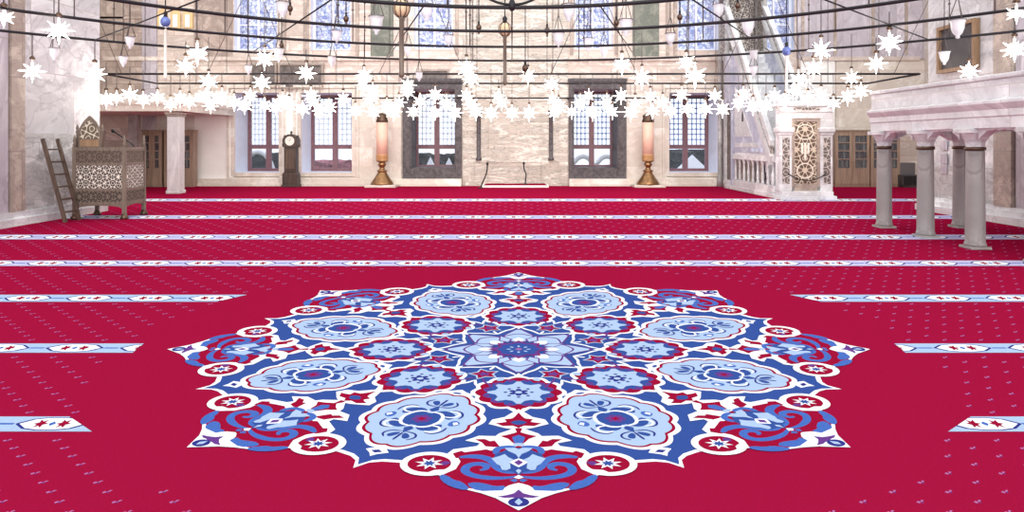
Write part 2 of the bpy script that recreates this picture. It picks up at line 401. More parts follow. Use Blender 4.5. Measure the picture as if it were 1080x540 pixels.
def stroke(pts, w, c, phis, it=2, taper=True):
    A, B = strokepoly(pts, w, it, taper); ZL[0] += .00003
    for ph in phis:
        o = (math.cos(ph), math.sin(ph)); l = (-math.sin(ph), math.cos(ph))
        f = lambda s, t: (*uv2w(s*l[0]+t*o[0], s*l[1]+t*o[1]), ZL[0])
        n = len(A)
        md.add([f(*p) for p in A]+[f(*p) for p in B], [(i, i+1, n+i+1, n+i) for i in range(n-1)], CI[c])
def mir(pts): return [(-s, t) for s, t in pts]
def both(fn, pts, *a, **k): fn(pts, *a, **k); fn(mir(pts), *a, **k)
LOBE = [PI*k/4 for k in range(8)]; CART = [PI*k/4+PI/8 for k in range(8)]
def c2(*pts):   # traced on the nearest lobe
    out = []
    for cx, cy in pts:
        x, y = 440+cx/5.143, 440+cy/5.143; d = 1/(y-60)
        out.append(((x-548)*d/1.195, (.003239-d)/.001147))
    return out
def sym(pts): return pts+[(-s, t) for s, t in reversed(pts)]
def oval(c, a, b, n=32): return [(c[0]+a*math.cos(2*PI*i/n), c[1]+b*math.sin(2*PI*i/n)) for i in range(n)]
def starp(c, n, r1, r2, rot=0, k=1.0): return [(c[0]+(r1 if i % 2 == 0 else r2)*math.cos(PI*i/n+rot), c[1]+k*(r1 if i % 2 == 0 else r2)*math.sin(PI*i/n+rot)) for i in range(2*n)]
def petals(c, n, r, amp, rot=0, k=1.0, seg=12):
    N_ = n*seg; return [(c[0]+r*(1+amp*(abs(math.cos(n*(t-rot)/2))*2-1))*math.sin(t), c[1]+k*r*(1+amp*(abs(math.cos(n*(t-rot)/2))*2-1))*math.cos(t)) for t in [2*PI*i/N_ for i in range(N_)]]
# blue field with cusps, white edged
def field(off):
    pts = []
    for k in range(8):
        ph = PI*k/4+PI/8
        for dg, r in ((-21,.80),(-14,.815),(-8,.815),(-5,.812),(-2.6,.818),(-1.1,.832),(0,.862),(1.1,.832),(2.6,.818),(5,.812),(8,.815),(14,.815),(21,.80)):
            a = ph+math.radians(dg); rr = r+off*(1.4 if dg == 0 else 1); pts.append((rr*math.cos(a), rr*math.sin(a)))
    return pts
def put_abs(pts, c):
    ZL[0] += .00003
    w = [uv2w(u, v) for u, v in dense(pts)]; md.add([(x, y, ZL[0]) for x, y in w], [tuple(range(len(w)))], CI[c])
layer(); put_abs(field(.013), 'cwhite'); layer(); put_abs(field(0), 'blue')
# --- cartouches
def cart(off, n=6):
    pts = []; T0, Lh, W = .582, .138, .121
    for side in (1, -1):
        seg = 60
        for i in range(seg):
            th = PI*i/seg; th = th if side > 0 else PI+th
            sc = abs(math.sin(n*th))
            k = 1+.085*(sc-.6)
            s = W*(abs(math.sin(th))**.95)*(1 if math.sin(th) >= 0 else -1)*k; t = Lh*math.cos(th)*k
            e = abs(math.cos(th)); t += (.030*e**9)*(1 if math.cos(th) > 0 else -1)
            L = math.hypot(s, t); pts.append((s*(1+off/L), T0+t*(1+off/L)))
    return pts
layer(); put(cart(.0215), 'cwhite', CART)
put([(-.028,.785),(-.010,.765),(.010,.765),(.028,.785),(.010,.800),(0,.815),(-.010,.800)], 'cwhite', CART)   # outer finial
put([(-.05,.395),(-.02,.41),(0,.425),(.02,.41),(.05,.395),(.02,.385),(0,.37),(-.02,.385)], 'cwhite', CART)
layer(); put(cart(.0085), 'redd', CART)
put([(-.014,.787),(0,.778),(.014,.787),(0,.796)], 'navy', CART); put(oval((0,.398),.012,.006,12), 'blue', CART)
layer(); put(cart(.0005), 'lblue', CART)
T0 = .585
for s_ in (-1, 1):
    # leafy blue arms of the arabesque
    put(smooth([(s_*.0,T0+.03),(s_*.02,T0+.066),(s_*.05,T0+.062),(s_*.068,T0+.036),(s_*.06,T0+.012),(s_*.046,T0+.024),(s_*.03,T0+.014)]), 'blue', CART)
    put(smooth([(s_*.0,T0-.03),(s_*.02,T0-.066),(s_*.05,T0-.062),(s_*.07,T0-.040),(s_*.062,T0-.014),(s_*.046,T0-.024),(s_*.03,T0-.014)]), 'blue', CART)
    put(smooth([(s_*.004,T0+.088),(s_*.018,T0+.094),(s_*.030,T0+.112),(s_*.018,T0+.124),(s_*.006,T0+.108)]), 'blue', CART)
    put(smooth([(s_*.004,T0-.088),(s_*.018,T0-.094),(s_*.030,T0-.112),(s_*.018,T0-.124),(s_*.006,T0-.108)]), 'blue', CART)
    put(smooth([(s_*.07,T0-.012),(s_*.084,T0-.02),(s_*.1,T0),(s_*.084,T0+.02),(s_*.07,T0+.012)]), 'mblue', CART)
put(oval((0,T0),.042,.040), 'blue', CART)
put([(-.012,T0-.062),(0,T0-.092),(.012,T0-.062),(0,T0-.046)], 'blue', CART); put([(-.012,T0+.062),(0,T0+.092),(.012,T0+.062),(0,T0+.046)], 'blue', CART)
for s_ in (-1, 1):
    stroke([(s_*.0,T0+.048),(s_*.030,T0+.046),(s_*.047,T0+.016),(s_*.047,T0-.016),(s_*.030,T0-.046),(0,T0-.048)], .0042, 'cwhite', CART)
    stroke([(s_*.040,T0+.030),(s_*.062,T0+.030),(s_*.072,T0+.052),(s_*.056,T0+.07),(s_*.04,T0+.064)], .0030, 'cwhite', CART)
    stroke([(s_*.040,T0-.030),(s_*.062,T0-.030),(s_*.074,T0-.052),(s_*.058,T0-.07),(s_*.04,T0-.064)], .0030, 'cwhite', CART)
    stroke([(s_*.044,T0+.072),(s_*.066,T0+.074),(s_*.080,T0+.052),(s_*.078,T0+.028)], .0026, 'navy', CART)
    stroke([(s_*.044,T0-.072),(s_*.066,T0-.074),(s_*.082,T0-.052),(s_*.080,T0-.028)], .0026, 'navy', CART)
    stroke([(s_*.004,T0+.082),(s_*.032,T0+.086),(s_*.042,T0+.108),(s_*.028,T0+.126)], .0026, 'navy', CART)
    stroke([(s_*.004,T0-.082),(s_*.032,T0-.086),(s_*.042,T0-.108),(s_*.028,T0-.126)], .0026, 'navy', CART)
    put([(s_*.078,T0-.004),(s_*.086,T0-.010),(s_*.094,T0),(s_*.086,T0+.010)], 'cwhite', CART)
stroke([(0,T0+.09),(0,T0+.135)], .003, 'navy', CART); stroke([(0,T0-.09),(0,T0-.135)], .003, 'navy', CART)
layer(); put(petals((0,T0),6,.021,.18), 'purple', CART); layer(); put(starp((0,T0),6,.015,.006), 'redd', CART)
# --- rosettes on the lobe axes
TR = .362
def ros(a, b, n, amp, rot=0): return [(s*a, TR+t*b) for s, t in petals((0,0), n, 1, amp, rot)]
layer(); put(ros(.115,.122,12,.045), 'cwhite', LOBE)
put([(-.02,TR-.11),(0,TR-.15),(.02,TR-.11)], 'cwhite', LOBE); put([(-.03,TR+.11),(0,TR+.152),(.03,TR+.11)], 'cwhite', LOBE)
layer(); put(ros(.103,.109,12,.055), 'redd', LOBE); put([(-.018,TR+.095),(0,TR+.134),(.018,TR+.095)], 'redd', LOBE)
layer(); put(ros(.083,.090,12,.10,PI/12), 'blue', LOBE)
layer()
for k in range(12):
    a = PI*k/6+PI/12; put(smooth([(x*.083*1.0, TR+y*.090) for x, y in ((1.02*math.sin(a-.13),1.02*math.cos(a-.13)),(1.13*math.sin(a),1.13*math.cos(a)),(1.02*math.sin(a+.13),1.02*math.cos(a+.13)),(.86*math.sin(a),.86*math.cos(a)))],1), 'purple', LOBE)
layer(); put(smooth(starp((0,TR),8,.088,.052,PI/2,1.05),1), 'lblue', LOBE)
layer(); put(petals((0,TR),6,.020,.3), 'navy', LOBE)
for a in range(8): put(oval((.033*math.sin(PI*a/4),TR+.035*math.cos(PI*a/4)),.005,.005,8), 'navy', LOBE)
layer(); put(oval((0,TR),.009,.009,12), 'lblue', LOBE)
# --- centre star
layer(); put(smooth([(-.052,.13),(-.03,.085),(0,.06),(.03,.085),(.052,.13),(.028,.175),(0,.222),(-.028,.175)],1), 'purple', LOBE)
layer(); put(smooth([(-.046,.13),(-.026,.088),(0,.066),(.026,.088),(.046,.13),(.025,.17),(0,.212),(-.025,.17)],1), 'lblue', LOBE)
layer(); put([(-.018,.098),(0,.07),(.018,.098),(0,.118)], 'cwhite', LOBE)
put([(-.022,.10),(0,.075),(.022,.10),(0,.15)], 'purple', CART)
stroke([(-.05,.125),(-.02,.15),(0,.158),(.02,.15),(.05,.125)], .003, 'purple', LOBE)
layer(); put([(-.016,.102),(0,.08),(.016,.102),(0,.14)], 'lblue', CART)
both(stroke, [(.0,.165),(.03,.19),(.06,.2),(.08,.215)], .004, 'cwhite', CART); stroke([(0,.17),(0,.2)], .004, 'cwhite', CART)
# little red-violet flowers between rosettes
layer(); put(starp((0,.238),5,.046,.026,PI/2), 'lblue', CART)
layer(); put(starp((0,.238),5,.038,.02,PI/2), 'redd', CART)
layer(); put(starp((0,.238),5,.020,.01,PI/2), 'purple', CART)
both(put, smooth([(.045,.255),(.062,.245),(.07,.265),(.055,.28)],1), 'lblue', CART)
both(stroke, [(.01,.27),(.03,.3),(.05,.31),(.06,.33)], .0035, 'purple', CART)
both(stroke, [(0,.29),(.012,.32),(.03,.335),(.035,.36)], .004, 'cwhite', CART)
layer(); put_abs(starp((0,0),8,.088,.060,0), 'redd')
layer(); put_abs(starp((0,0),8,.082,.058,0), 'purple')
layer(); put_abs(petals((0,0),8,.056,.06), 'blue')
layer()
for k in range(8): put(oval((0,.028),.004,.007,8), 'lblue', [PI*k/4])
put_abs(starp((0,0),8,.014,.006), 'rose')
# --- lobes
sil = sym(c2((555,510),(480,470),(430,443),(350,416),(262,394),(195,376),(150,350),(132,318),(190,285),(205,240),(170,200),(200,178),(330,160),(345,145),(265,130),(340,104),(430,106),(448,92),(520,68),(480,62),(392,40),(412,16),(480,2),(520,-22),(555,-40)))
layer(); put(sil, 'cwhite', LOBE)
layer()
put(sym(c2((555,384),(470,395),(300,392),(190,370),(152,340),(145,316),(215,285),(240,245),(222,215),(300,196),(430,182),(470,165),(555,160))), 'redd', LOBE)
both(put, c2((198,200),(245,186),(262,194),(380,178),(425,190),(300,207),(215,228)), 'redd', LOBE)
both(put, c2((318,123),(372,122),(400,134),(425,130),(455,165),(420,166),(375,162),(357,142)), 'redd', LOBE)
put(sym(c2((555,62),(535,64),(545,85),(500,98),(455,106),(500,122),(520,140),(555,160))), 'redd', LOBE)
put(sym(c2((555,62),(525,50),(470,52),(430,36),(470,32),(490,28),(478,14),(520,10),(535,0),(555,-22))), 'redd', LOBE)
layer()
put(sym(c2((555,20),(530,24),(510,32),(530,42),(555,46))), 'blue', LOBE); put(sym(c2((555,100),(520,112),(530,140),(555,150))), 'mblue', LOBE)
both(put, smooth(c2((122,312),(134,348),(186,382),(268,402),(290,388),(244,352),(204,345),(172,322)),1), 'mblue', LOBE)
both(put, smooth(c2((268,366),(330,406),(400,414),(474,404),(486,374),(430,380),(380,366),(320,356)),1), 'mblue', LOBE)
both(stroke, c2((555,325),(480,335),(400,335),(320,325),(268,305),(262,282),(290,262),(345,255),(382,266),(380,285),(345,292)), .0092, 'mblue', LOBE)
both(stroke, c2((235,222),(300,215),(370,222),(420,245),(440,280),(490,300),(545,305)), .0108, 'mblue', LOBE)
both(stroke, c2((430,205),(435,175),(480,165),(540,165)), .008, 'mblue', LOBE)
put(sym(c2((555,170),(490,180),(470,190),(430,205),(415,232),(440,262),(470,296),(520,300),(555,318))), 'blue', LOBE)
layer()
put(sym(c2((555,178),(535,170),(480,172),(500,188),(540,205),(555,226))), 'lblue', LOBE)
both(put, c2((408,228),(452,215),(480,204),(500,222),(528,234),(508,250),(512,282),(490,292),(465,290),(455,268),(436,258)), 'lblue', LOBE)
put(sym(c2((555,228),(530,236),(506,250),(530,264),(555,276))), 'cwhite', LOBE)
put(sym(c2((555,285),(540,295),(555,312))), 'lblue', LOBE); put(sym(c2((555,318),(528,332),(555,340))), 'cwhite', LOBE)
both(put, c2((505,345),(540,338),(552,350),(530,358)), 'mblue', LOBE)
put(oval((0,c2((555,152))[0][1]),.014,.008,10), 'lblue', LOBE)
layer()
put(sym(c2((555,236),(530,250),(555,266))), 'purple', LOBE)
put(sym(c2((555,362),(535,366),(500,376),(480,388),(470,402),(360,406),(300,396),(430,440),(555,503))), 'cwhite', LOBE)
layer(); put(sym(c2((555,398),(530,418),(490,428),(438,436),(480,444),(520,442),(555,446))), 'purple', LOBE)
put(oval((0,c2((555,466))[0][1]),.020,.019,20), 'navy', LOBE)
layer(); put(sym(c2((555,446),(533,466),(555,482))), 'lblue', LOBE)
# --- roundels beside each lobe
RL = [l+s*math.radians(13.0) for l in LOBE for s in (-1, 1)]
layer(); put(oval((0,.816),.060,.060), 'cwhite', RL)
layer(); put(oval((0,.816),.045,.043), 'redd', RL)
for l in LOBE:
    for s in (-1, 1):
        put([(s*-.048,.835),(s*-.02,.845),(s*-.012,.858),(s*-.04,.868)], 'cwhite', [l+s*math.radians(13.0)])
        put(smooth([(s*-.044,.80),(s*-.026,.797),(s*-.02,.812),(s*-.034,.822)],1), 'purple', [l+s*math.radians(13.0)])
layer(); put(starp((0,.816),8,.030,.014), 'cwhite', RL); layer(); put(starp((0,.816),8,.017,.008), 'blue', RL)
md.build('medallion', CM, carpet)

# ------------------------------------------------------------------ the setting
struct(MB().box(-20,20,-3,30.2,-.3,-.012).build('floor', M['floor']))
PXM = F/YB
def wx(x): return (x-540)/PXM
def wz(y): return EYE-(y-150)/PXM
TH = 1.6; ZT = 10.5
LOW = [(248,294,98,182),(318,371,98,182),(433,481,94,178),(604,652,94,178),(706,757,98,182)]
UP = [(247,292,-60,53),(328,370,-60,53),(437,478,-60,52),(606,646,-60,52),(715,758,-60,53),(800,838,-60,53)]
holes = [(wx(a),wx(b),wz(d),wz(c)) for a, b, c, d in LOW+UP]
def wall_grid(mb, X0, X1, Z0, Z1, ya, yb, holes):
    xs = sorted({X0, X1, *[h[0] for h in holes], *[h[1] for h in holes]}); zs = sorted({Z0, Z1, *[h[2] for h in holes], *[h[3] for h in holes]})
    xs = [x for x in xs if X0 <= x <= X1]; zs = [z for z in zs if Z0 <= z <= Z1]
    def solid(i, j):
        if not (0 <= i < len(xs)-1 and 0 <= j < len(zs)-1): return False
        cx, cz = (xs[i]+xs[i+1])/2, (zs[j]+zs[j+1])/2
        return not any(h[0] < cx < h[1] and h[2] < cz < h[3] for h in holes)
    for i in range(len(xs)-1):
        for j in range(len(zs)-1):
            if not solid(i, j): continue
            a, b, c, d = xs[i], xs[i+1], zs[j], zs[j+1]
            mb.add([(a,ya,c),(b,ya,c),(b,ya,d),(a,ya,d)], [(0,1,2,3)]); mb.add([(a,yb,c),(b,yb,c),(b,yb,d),(a,yb,d)], [(3,2,1,0)])
            if not solid(i-1, j): mb.add([(a,ya,c),(a,ya,d),(a,yb,d),(a,yb,c)], [(0,1,2,3)], 1)
            if not solid(i+1, j): mb.add([(b,ya,c),(b,yb,c),(b,yb,d),(b,ya,d)], [(0,1,2,3)], 1)
            if not solid(i, j-1): mb.add([(a,ya,c),(a,yb,c),(b,yb,c),(b,ya,c)], [(0,1,2,3)], 1)
            if not solid(i, j+1): mb.add([(a,ya,d),(b,ya,d),(b,yb,d),(a,yb,d)], [(0,1,2,3)], 1)
wb = MB(); wall_grid(wb, -17, 17, -.3, ZT, YB, YB+TH, holes)
struct(wb.build('wall_back', [M['warm'], M['reveal']]))
for nm, X, s in (('wall_far_left', -17, -1), ('wall_far_right', 17, 1)):
    struct(MB().box(min(X,X+s*.5), max(X,X+s*.5), 4, YB+TH, -.3, ZT).build(nm, M['cream']))
# piers: the side walls one sees
def pier(name, X, s, ya, yb):
    b = MB(); o = X+s*2.0
    b.box(min(X,o), max(X,o), ya, yb, .008, ZT)
    return struct(b.build(name, M['pier']))
PL, PR = -10.75, 11.1
pier('wall_left', PL, -1, 10.2, 17.8); pier('wall_right', PR, 1, 10.2, 18.2)
struct(MB().box(PL-.06,PL+.09,14.55,14.95,.3,ZT).build('trim_1', M['strip']))
struct(MB().box(PL-.06,PL+.05,10.2,14.5,.3,ZT).build('trim_2', M['lilac']))
struct(MB().box(PR-.14,PR+.06,15.0,15.55,.36,ZT).build('trim_3', M['strip']))
struct(MB().box(PR-.07,PR+.06,10.2,14.95,.36,ZT).build('trim_4', M['lilac']))
struct(MB().box(PL-.02,PL+.03,15.0,17.7,.3,2.0).build('trim_90', M['slab'])); struct(MB().box(PR-.03,PR+.02,15.6,18.0,.36,1.2).build('trim_91', M['slab']))
bl = MB()
bl.box(PL,PL+.16,10.2,17.9,0,.16); bl.box(PL,PL+.1,10.2,17.85,.16,.3); struct(bl.build('baseboard_left', M['white']))
bl = MB(); bl.box(PR-.3,PR,10.2,18.3,0,.16); bl.box(PR-.2,PR,10.2,18.25,.16,.28); bl.box(PR-.12,PR,10.2,18.2,.28,.36); struct(bl.build('baseboard_right', M['white']))
# ledge along the back wall (parted by the niche)
bb = MB()
for a, b in ((-12.9, wx(487)), (wx(600), 13.0)):
    bb.box(a, b, YB-.32, YB, 0, .12); bb.box(a, b, YB-.22, YB, .12, .3)
struct(bb.build('baseboard_back', M['cream']))
# stone facings on the back wall
ti = [5]
def trim(mb, mat):
    o = struct(mb.build('trim_%d' % ti[0], mat)); ti[0] += 1; return o
def facing(x0, x1, y0, y1, mat, d=.05): return trim(MB().box(wx(x0), wx(x1), YB-d, YB+.02, wz(y1), wz(y0)), M[mat])
facing(488,599,-60,197,'mihrab',.06)
facing(391,415,-60,62,'green',.04); facing(667,695,-60,62,'green',.04)
facing(374,423.5,100,195,'cream',.05); facing(660.5,703,100,195,'cream',.05)
facing(206,246.5,98,197,'plaster',.05); facing(295,316.5,98,195,'plaster',.05)
facing(844,880,64,197,'plaster',.05); facing(840,985,-60,62,'lilac',.05); facing(205,245.5,-60,62,'brown',.04)
facing(60,151,-60,100,'brown',.05); facing(151,166,-60,138,'lilac',.09); facing(60,206,100,138,'cream',.06)
facing(881,1010,64,139,'cream',.05)
# moulded casings of the pale windows
for (a, b, c, d) in (LOW[0], LOW[1], LOW[4]):
    t = MB()
    for off, w, dep in ((0,4,.07),(5,3,.11)):
        z1_, z2_, z3_, z4_ = wz(d+off+w), wz(d+off), wz(c-off), wz(c-off-w)
        t.box(wx(a-off-w), wx(a-off-.5), YB-dep, YB+.02, z2_, z3_); t.box(wx(b+off+.5), wx(b+off+w), YB-dep, YB+.02, z2_, z3_)
        t.box(wx(a-off-w), wx(b+off+w), YB-dep, YB+.02, z1_, z2_); t.box(wx(a-off-w), wx(b+off+w), YB-dep, YB+.02, z3_, z4_)
    trim(t, M['cream'])
# dark carved surrounds of the two windows by the niche
for (a, b, c, d) in (LOW[2], LOW[3]):
    t = MB()
    oa, ob = (425,487) if a < 540 else (600,660)
    t.box(wx(oa), wx(a), YB-.14, YB+.02, .3, wz(86)); t.box(wx(b), wx(ob), YB-.14, YB+.02, .3, wz(86))
    t.box(wx(a), wx(b), YB-.14, YB+.02, .3, wz(d)); t.box(wx(a), wx(b), YB-.14, YB+.02, wz(c), wz(86))
    t.box(wx(oa-1), wx(ob+1), YB-.2, YB+.02, wz(86), wz(83))
    # dark lining of the deep opening
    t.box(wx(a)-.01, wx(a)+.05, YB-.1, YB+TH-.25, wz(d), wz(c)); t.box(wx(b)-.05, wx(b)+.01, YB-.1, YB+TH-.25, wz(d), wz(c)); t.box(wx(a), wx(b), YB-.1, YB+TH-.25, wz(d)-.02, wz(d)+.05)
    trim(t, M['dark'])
# string course + pilaster lines
t = MB(); t.box(-16.8, wx(487), YB-.12, YB, wz(64), wz(60)); t.box(wx(600), wx(758), YB-.12, YB, wz(64), wz(60)); t.box(wx(845),16.8, YB-.12, YB, wz(64), wz(60)); trim(t, M['warm'])
for x in (300,322,377,425,482,603,650,704,712,764,795,846,880,920,955):
    trim(MB().box(wx(x-1.6), wx(x+1.6), YB-.08, YB+.02, wz(58), ZT), M['strip'])
# niche strips (dark colonnettes) and inner mouldings
for x in (505,581):
    trim(MB().lathe([(.12,wz(169)),(.12,wz(167)),(.085,wz(166)),(.085,wz(119)),(.12,wz(118)),(.12,wz(116.5))], (wx(x),YB-.1,0), 12), M['dark'])
t = MB()
for x in (500,515,571,589): t.box(wx(x)-.02, wx(x)+.02, YB-.1, YB-.05, .1, wz(110))
t.box(wx(500), wx(589), YB-.1, YB-.05, wz(171), wz(170)); trim(t, M['mihrab'])
# upper-left arcade with small arches, brown blind arch
def arch_poly(cx, z0, zs, hw, n=10, point=.25):
    pts = [(cx-hw, z0)]
    pts += [(cx-hw*math.cos(PI*i/(2*n)), zs+hw*(1+point)*math.sin(PI*i/(2*n))**.9) for i in range(n+1)]
    pts += [(cx+hw*math.cos(PI*i/(2*n)), zs+hw*(1+point)*math.sin(PI*i/(2*n))**.9) for i in range(n, -1, -1)]
    return pts+[(cx+hw, z0)]
t = MB(); t.prism(arch_poly(wx(118), wz(36), wz(14), .55), 'y', YB-.1, YB-.05); t.box(wx(106), wx(150), YB-.1, YB, wz(20), wz(18)); trim(t, M['strip'])
for x in (172,186,199):
    t = MB(); t.prism(arch_poly(wx(x), wz(30), wz(16), .2), 'y', YB-.09, YB+.0); trim(t, M['ochre'])
    t = MB(); t.box(wx(x)-.09, wx(x)+.09, YB-.13, YB-.09, wz(29), wz(16)); trim(t, M['plaster'])

# windows ---------------------------------------------------------------
wi = [1]
def low_window(a, b, c, d, blue):
    X0_, X1_, Z0_, Z1_ = wx(a), wx(b), wz(d), wz(c)
    Yw = YB+TH-.25; w = X1_-X0_
    root = struct(empty('window_%d' % wi[0], ((X0_+X1_)/2, Yw, Z0_))); wi[0] += 1
    h = Z1_-Z0_; hw = w/2; zt = (wz(155)-Z0_)
    f = MB(); fw = .14
    f.box(-hw,-hw+fw,0,.12,0,h); f.box(hw-fw,hw,0,.12,0,h); f.box(-hw+fw,hw-fw,0,.12,0,.12); f.box(-hw+fw,hw-fw,0,.12,h-.12,h)
    f.box(-.11,.11,-.02,.11,.12,h-.12); f.box(-hw+fw,-.11,-.01,.105,zt-.09,zt+.09); f.box(.11,hw-fw,-.01,.105,zt-.09,zt+.09)
    f.build('frame', M['frame'], root)
    for x0_, x1_ in ((-hw+fw,-.11),(.11,hw-fw)):
        MB().box(x0_,x1_,.05,.062,.12,zt-.09).build('pane', M['pane'], root)
        MB().box(x0_,x1_,.05,.062,zt+.09,h-.12).build('pane', M['pane'], root)
        g = MB(); n = 4
        for i in range(1, n): g.box(x0_+(x1_-x0_)*i/n-.018, x0_+(x1_-x0_)*i/n+.018, .02, .05, zt+.09, h-.12)
        m = 9
        for j in range(1, m):
            z = zt+.09+(h-.21-zt)*j/m; g.box(x0_, x1_, .02, .05, z-.018, z+.018)
            for i in range(1, n): g.sphere((x0_+(x1_-x0_)*i/n, .03, z), .045, 8)
        g.build('grille', M['grout'] if not blue else M['bluegl'], root)
for i, l in enumerate(LOW): low_window(*l, i in (3, 4))
for (a, b, c, d) in UP:
    root = struct(empty('window_%d' % wi[0], ((wx(a)+wx(b))/2, YB+.35, wz(d)))); wi[0] += 1
    hw = (wx(b)-wx(a))/2; h = ZT-wz(d)-.3; h = wz(c)-wz(d)
    f = MB(); f.box(-hw,-hw+.1,-.02,.1,0,h); f.box(hw-.1,hw,-.02,.1,0,h); f.box(-hw+.1,hw-.1,-.02,.1,0,.1); f.box(-.04,.04,-.015,.09,.1,h)
    for z in (1.1, 2.2, 3.3): f.box(-hw+.1,hw-.1,0,.08,z-.025,z+.025)
    f.build('frame', M['reveal'], root)
    MB().box(-hw+.1,hw-.1,.03,.05,.1,h).build('pane', M['stained'], root)

# garden outside --------------------------------------------------------
struct(MB().box(-30,30,YB+TH+.01,52,-.5,-.2).build('garden_ground', M['grass']))
def hedge(X, Y, w, h, d, label, mat='hedge'):
    bm = bmesh.new(); bmesh.ops.create_grid(bm, x_segments=2, y_segments=2, size=.5); bm.free()
    bm = bmesh.new(); bmesh.ops.create_cube(bm, size=1); bmesh.ops.subdivide_edges(bm, edges=bm.edges[:], cuts=6, use_grid_fill=True)
    rr = random.Random(int(X*10)+3)
    for v in bm.verts: v.co = Vector((v.co.x*w+rr.uniform(-.1,.1), v.co.y*d+rr.uniform(-.1,.1), (v.co.z+.5)*h+(rr.uniform(-.12,.12) if v.co.z > 0 else 0)))
    b = MB(); b.add([v.co.copy() for v in bm.verts], [[v.index for v in f.verts] for f in bm.faces]); bm.free()
    o = b.build('hedge', M[mat], None, (X, Y, -.2)); tag(o, label, 'hedge', 'planting outside the windows'); return o
YG = 36.0
def gx(x, Y=YG): return (x-540)*Y/F
hedge(gx(275),YG+2,3.6,1.35,1.0,'dark hedge outside the window left of the tall clock')
hedge(gx(349),YG,3.2,1.0,1.0,'low brown shrub bed outside the window right of the tall clock','pinkfl')
hedge(gx(462),YG+2.5,3.6,1.3,1.0,'dark hedge outside the dark-framed window left of the prayer niche')
hedge(gx(628),YG-1,3.0,.75,.8,'pink flowering bed outside the dark-framed window right of the prayer niche','pinkfl')
hedge(gx(735),YG+2.5,3.6,1.5,1.0,'dark hedge outside the window nearest the pulpit')
def tent(x, w, h, label, Y=YG):
    b = MB(); hw = w/2
    b.add([(-hw,-hw,0),(hw,-hw,0),(hw,hw,0),(-hw,hw,0),(0,0,h)], [(0,1,4),(1,2,4),(2,3,4),(3,0,4),(3,2,1,0)])
    o = b.build('garden_tent', M['tent'], None, (gx(x,Y), Y, -.2)); tag(o, label, 'tent', 'white tents outside')
tent(454,1.05,1.25,'left of the two white pointed tents outside the dark-framed window'); tent(473.5,1.05,1.2,'right of the two white pointed tents outside the dark-framed window')
tent(730,2.3,1.35,'single white pointed tent outside the window nearest the pulpit')
def garch(x, w, h, label, Y=YG):
    b = MB(); n = 14
    pts = [(w/2*math.cos(PI*i/n), 0, h*math.sin(PI*i/n)) for i in range(n+1)]
    b.tube(pts, .13, 8); o = b.build('garden_arch', M['tent'], None, (gx(x,Y), Y, -.2)); tag(o, label, 'arch', 'white arches outside')
garch(272,1.7,1.5,'white garden arch outside the window left of the tall clock'); garch(615,1.4,1.3,'left of two white garden arches outside the dark-framed window',34.2); garch(640,1.4,1.3,'right of two white garden arches outside the dark-framed window',34.2)

# ------------------------------------------------------------------ things on the upper wall
def wall_panel(x0, x1, y0, y1, label, Y=YB-.06):
    r = empty('relief_panel', (wx((x0+x1)/2), Y, wz(y1)), 0, label, 'wall panel')
    w = wx(x1)-wx(x0); h = wz(y0)-wz(y1)
    MB().box(-w/2+.06,w/2-.06,-.04,0,.06,h-.06).build('field', M['relief'], r)
    f = MB(); f.box(-w/2,-w/2+.08,-.09,0,0,h); f.box(w/2-.08,w/2,-.09,0,0,h); f.box(-w/2+.08,w/2-.08,-.09,0,0,.08); f.box(-w/2+.08,w/2-.08,-.09,0,h-.08,h)
    f.build('frame', M['strip'], r)
wall_panel(265,293,67,93,'grey relief panel above the window left of the tall clock'); wall_panel(294.5,342,67,94,'wide grey relief panel above the tall clock')
wall_panel(444,474,73,91,'small grey relief panel above the dark-framed window left of the prayer niche',YB-.02)
# board in a wooden frame on the right pier
r = empty('framed_board', (PR-.01, 16.9, 3.56), 0, 'dark board in a golden wooden frame on right pier above the balcony', 'framed board')
b = MB(); b.box(-.14,0,-.72,.72,0,.09); b.box(-.14,0,-.72,.72,1.1,1.19); b.box(-.14,0,-.72,-.63,.09,1.1); b.box(-.14,0,.63,.72,.09,1.1); b.build('frame', M['goldwood'], r)
MB().box(-.06,0,-.63,.63,.09,1.1).build('board', M['canvas'], r)
# iron tie rod running before the back wall
b = MB(); zt = EYE+46.5*27.8/F
b.tube([((330-540)*27.8/F,27.8,zt),((900-540)*27.8/F,27.8,zt)], .03, 8)
rod = b.build('tie_rod', M['iron']); tag(rod, 'long thin dark iron tie rod running along the back wall above the prayer niche', 'rod')
for x in (335,487,600,700,760,895):
    b = MB(); b.box((x-540)*27.8/F-.03,(x-540)*27.8/F+.03,27.8,YB-.01,zt-.03,zt+.03); b.build('bracket', M['iron'], rod)

# ------------------------------------------------------------------ niche platform, microphones, candles, clock
r = empty('niche_step', (wx(543.5),27.55,0), 0, 'low red carpeted step with white edge before the prayer niche', 'step')
MB().bevbox(-1.32,1.32,-.5,.58,0,.085,.01).build('base', M['plaster'], r)
MB().prism([(-1.27,-.44),(1.27,-.44),(1.2,.58),(-1.2,.58)], 'z', .085, .1).build('carpet_top', M['redd'], r)
def micstand(x, ybase, Y, pts, label):
    r = empty('microphone_stand', ((x-540)*Y/F, Y, ybase), 0, label, 'microphone stand', 'niche microphones')
    MB().lathe([(.13,0),(.13,.02),(.03,.04)], (0,0,0), 16).build('base', M['black'], r)
    b = MB(); b.tube(smooth3(pts), .026, 8); b.build('gooseneck', M['black'], r)
    b = MB(); p = pts[-1]; b.sphere(p, .05, 10, 0, 1.4); b.build('microphone', M['black'], r)
def smooth3(pts, it=2):
    pts = [Vector(p) for p in pts]
    for _ in range(it):
        out = [pts[0]]
        for p, q in zip(pts, pts[1:]): out += [p*.75+q*.25, p*.25+q*.75]
        pts = out+[pts[-1]]
    return pts
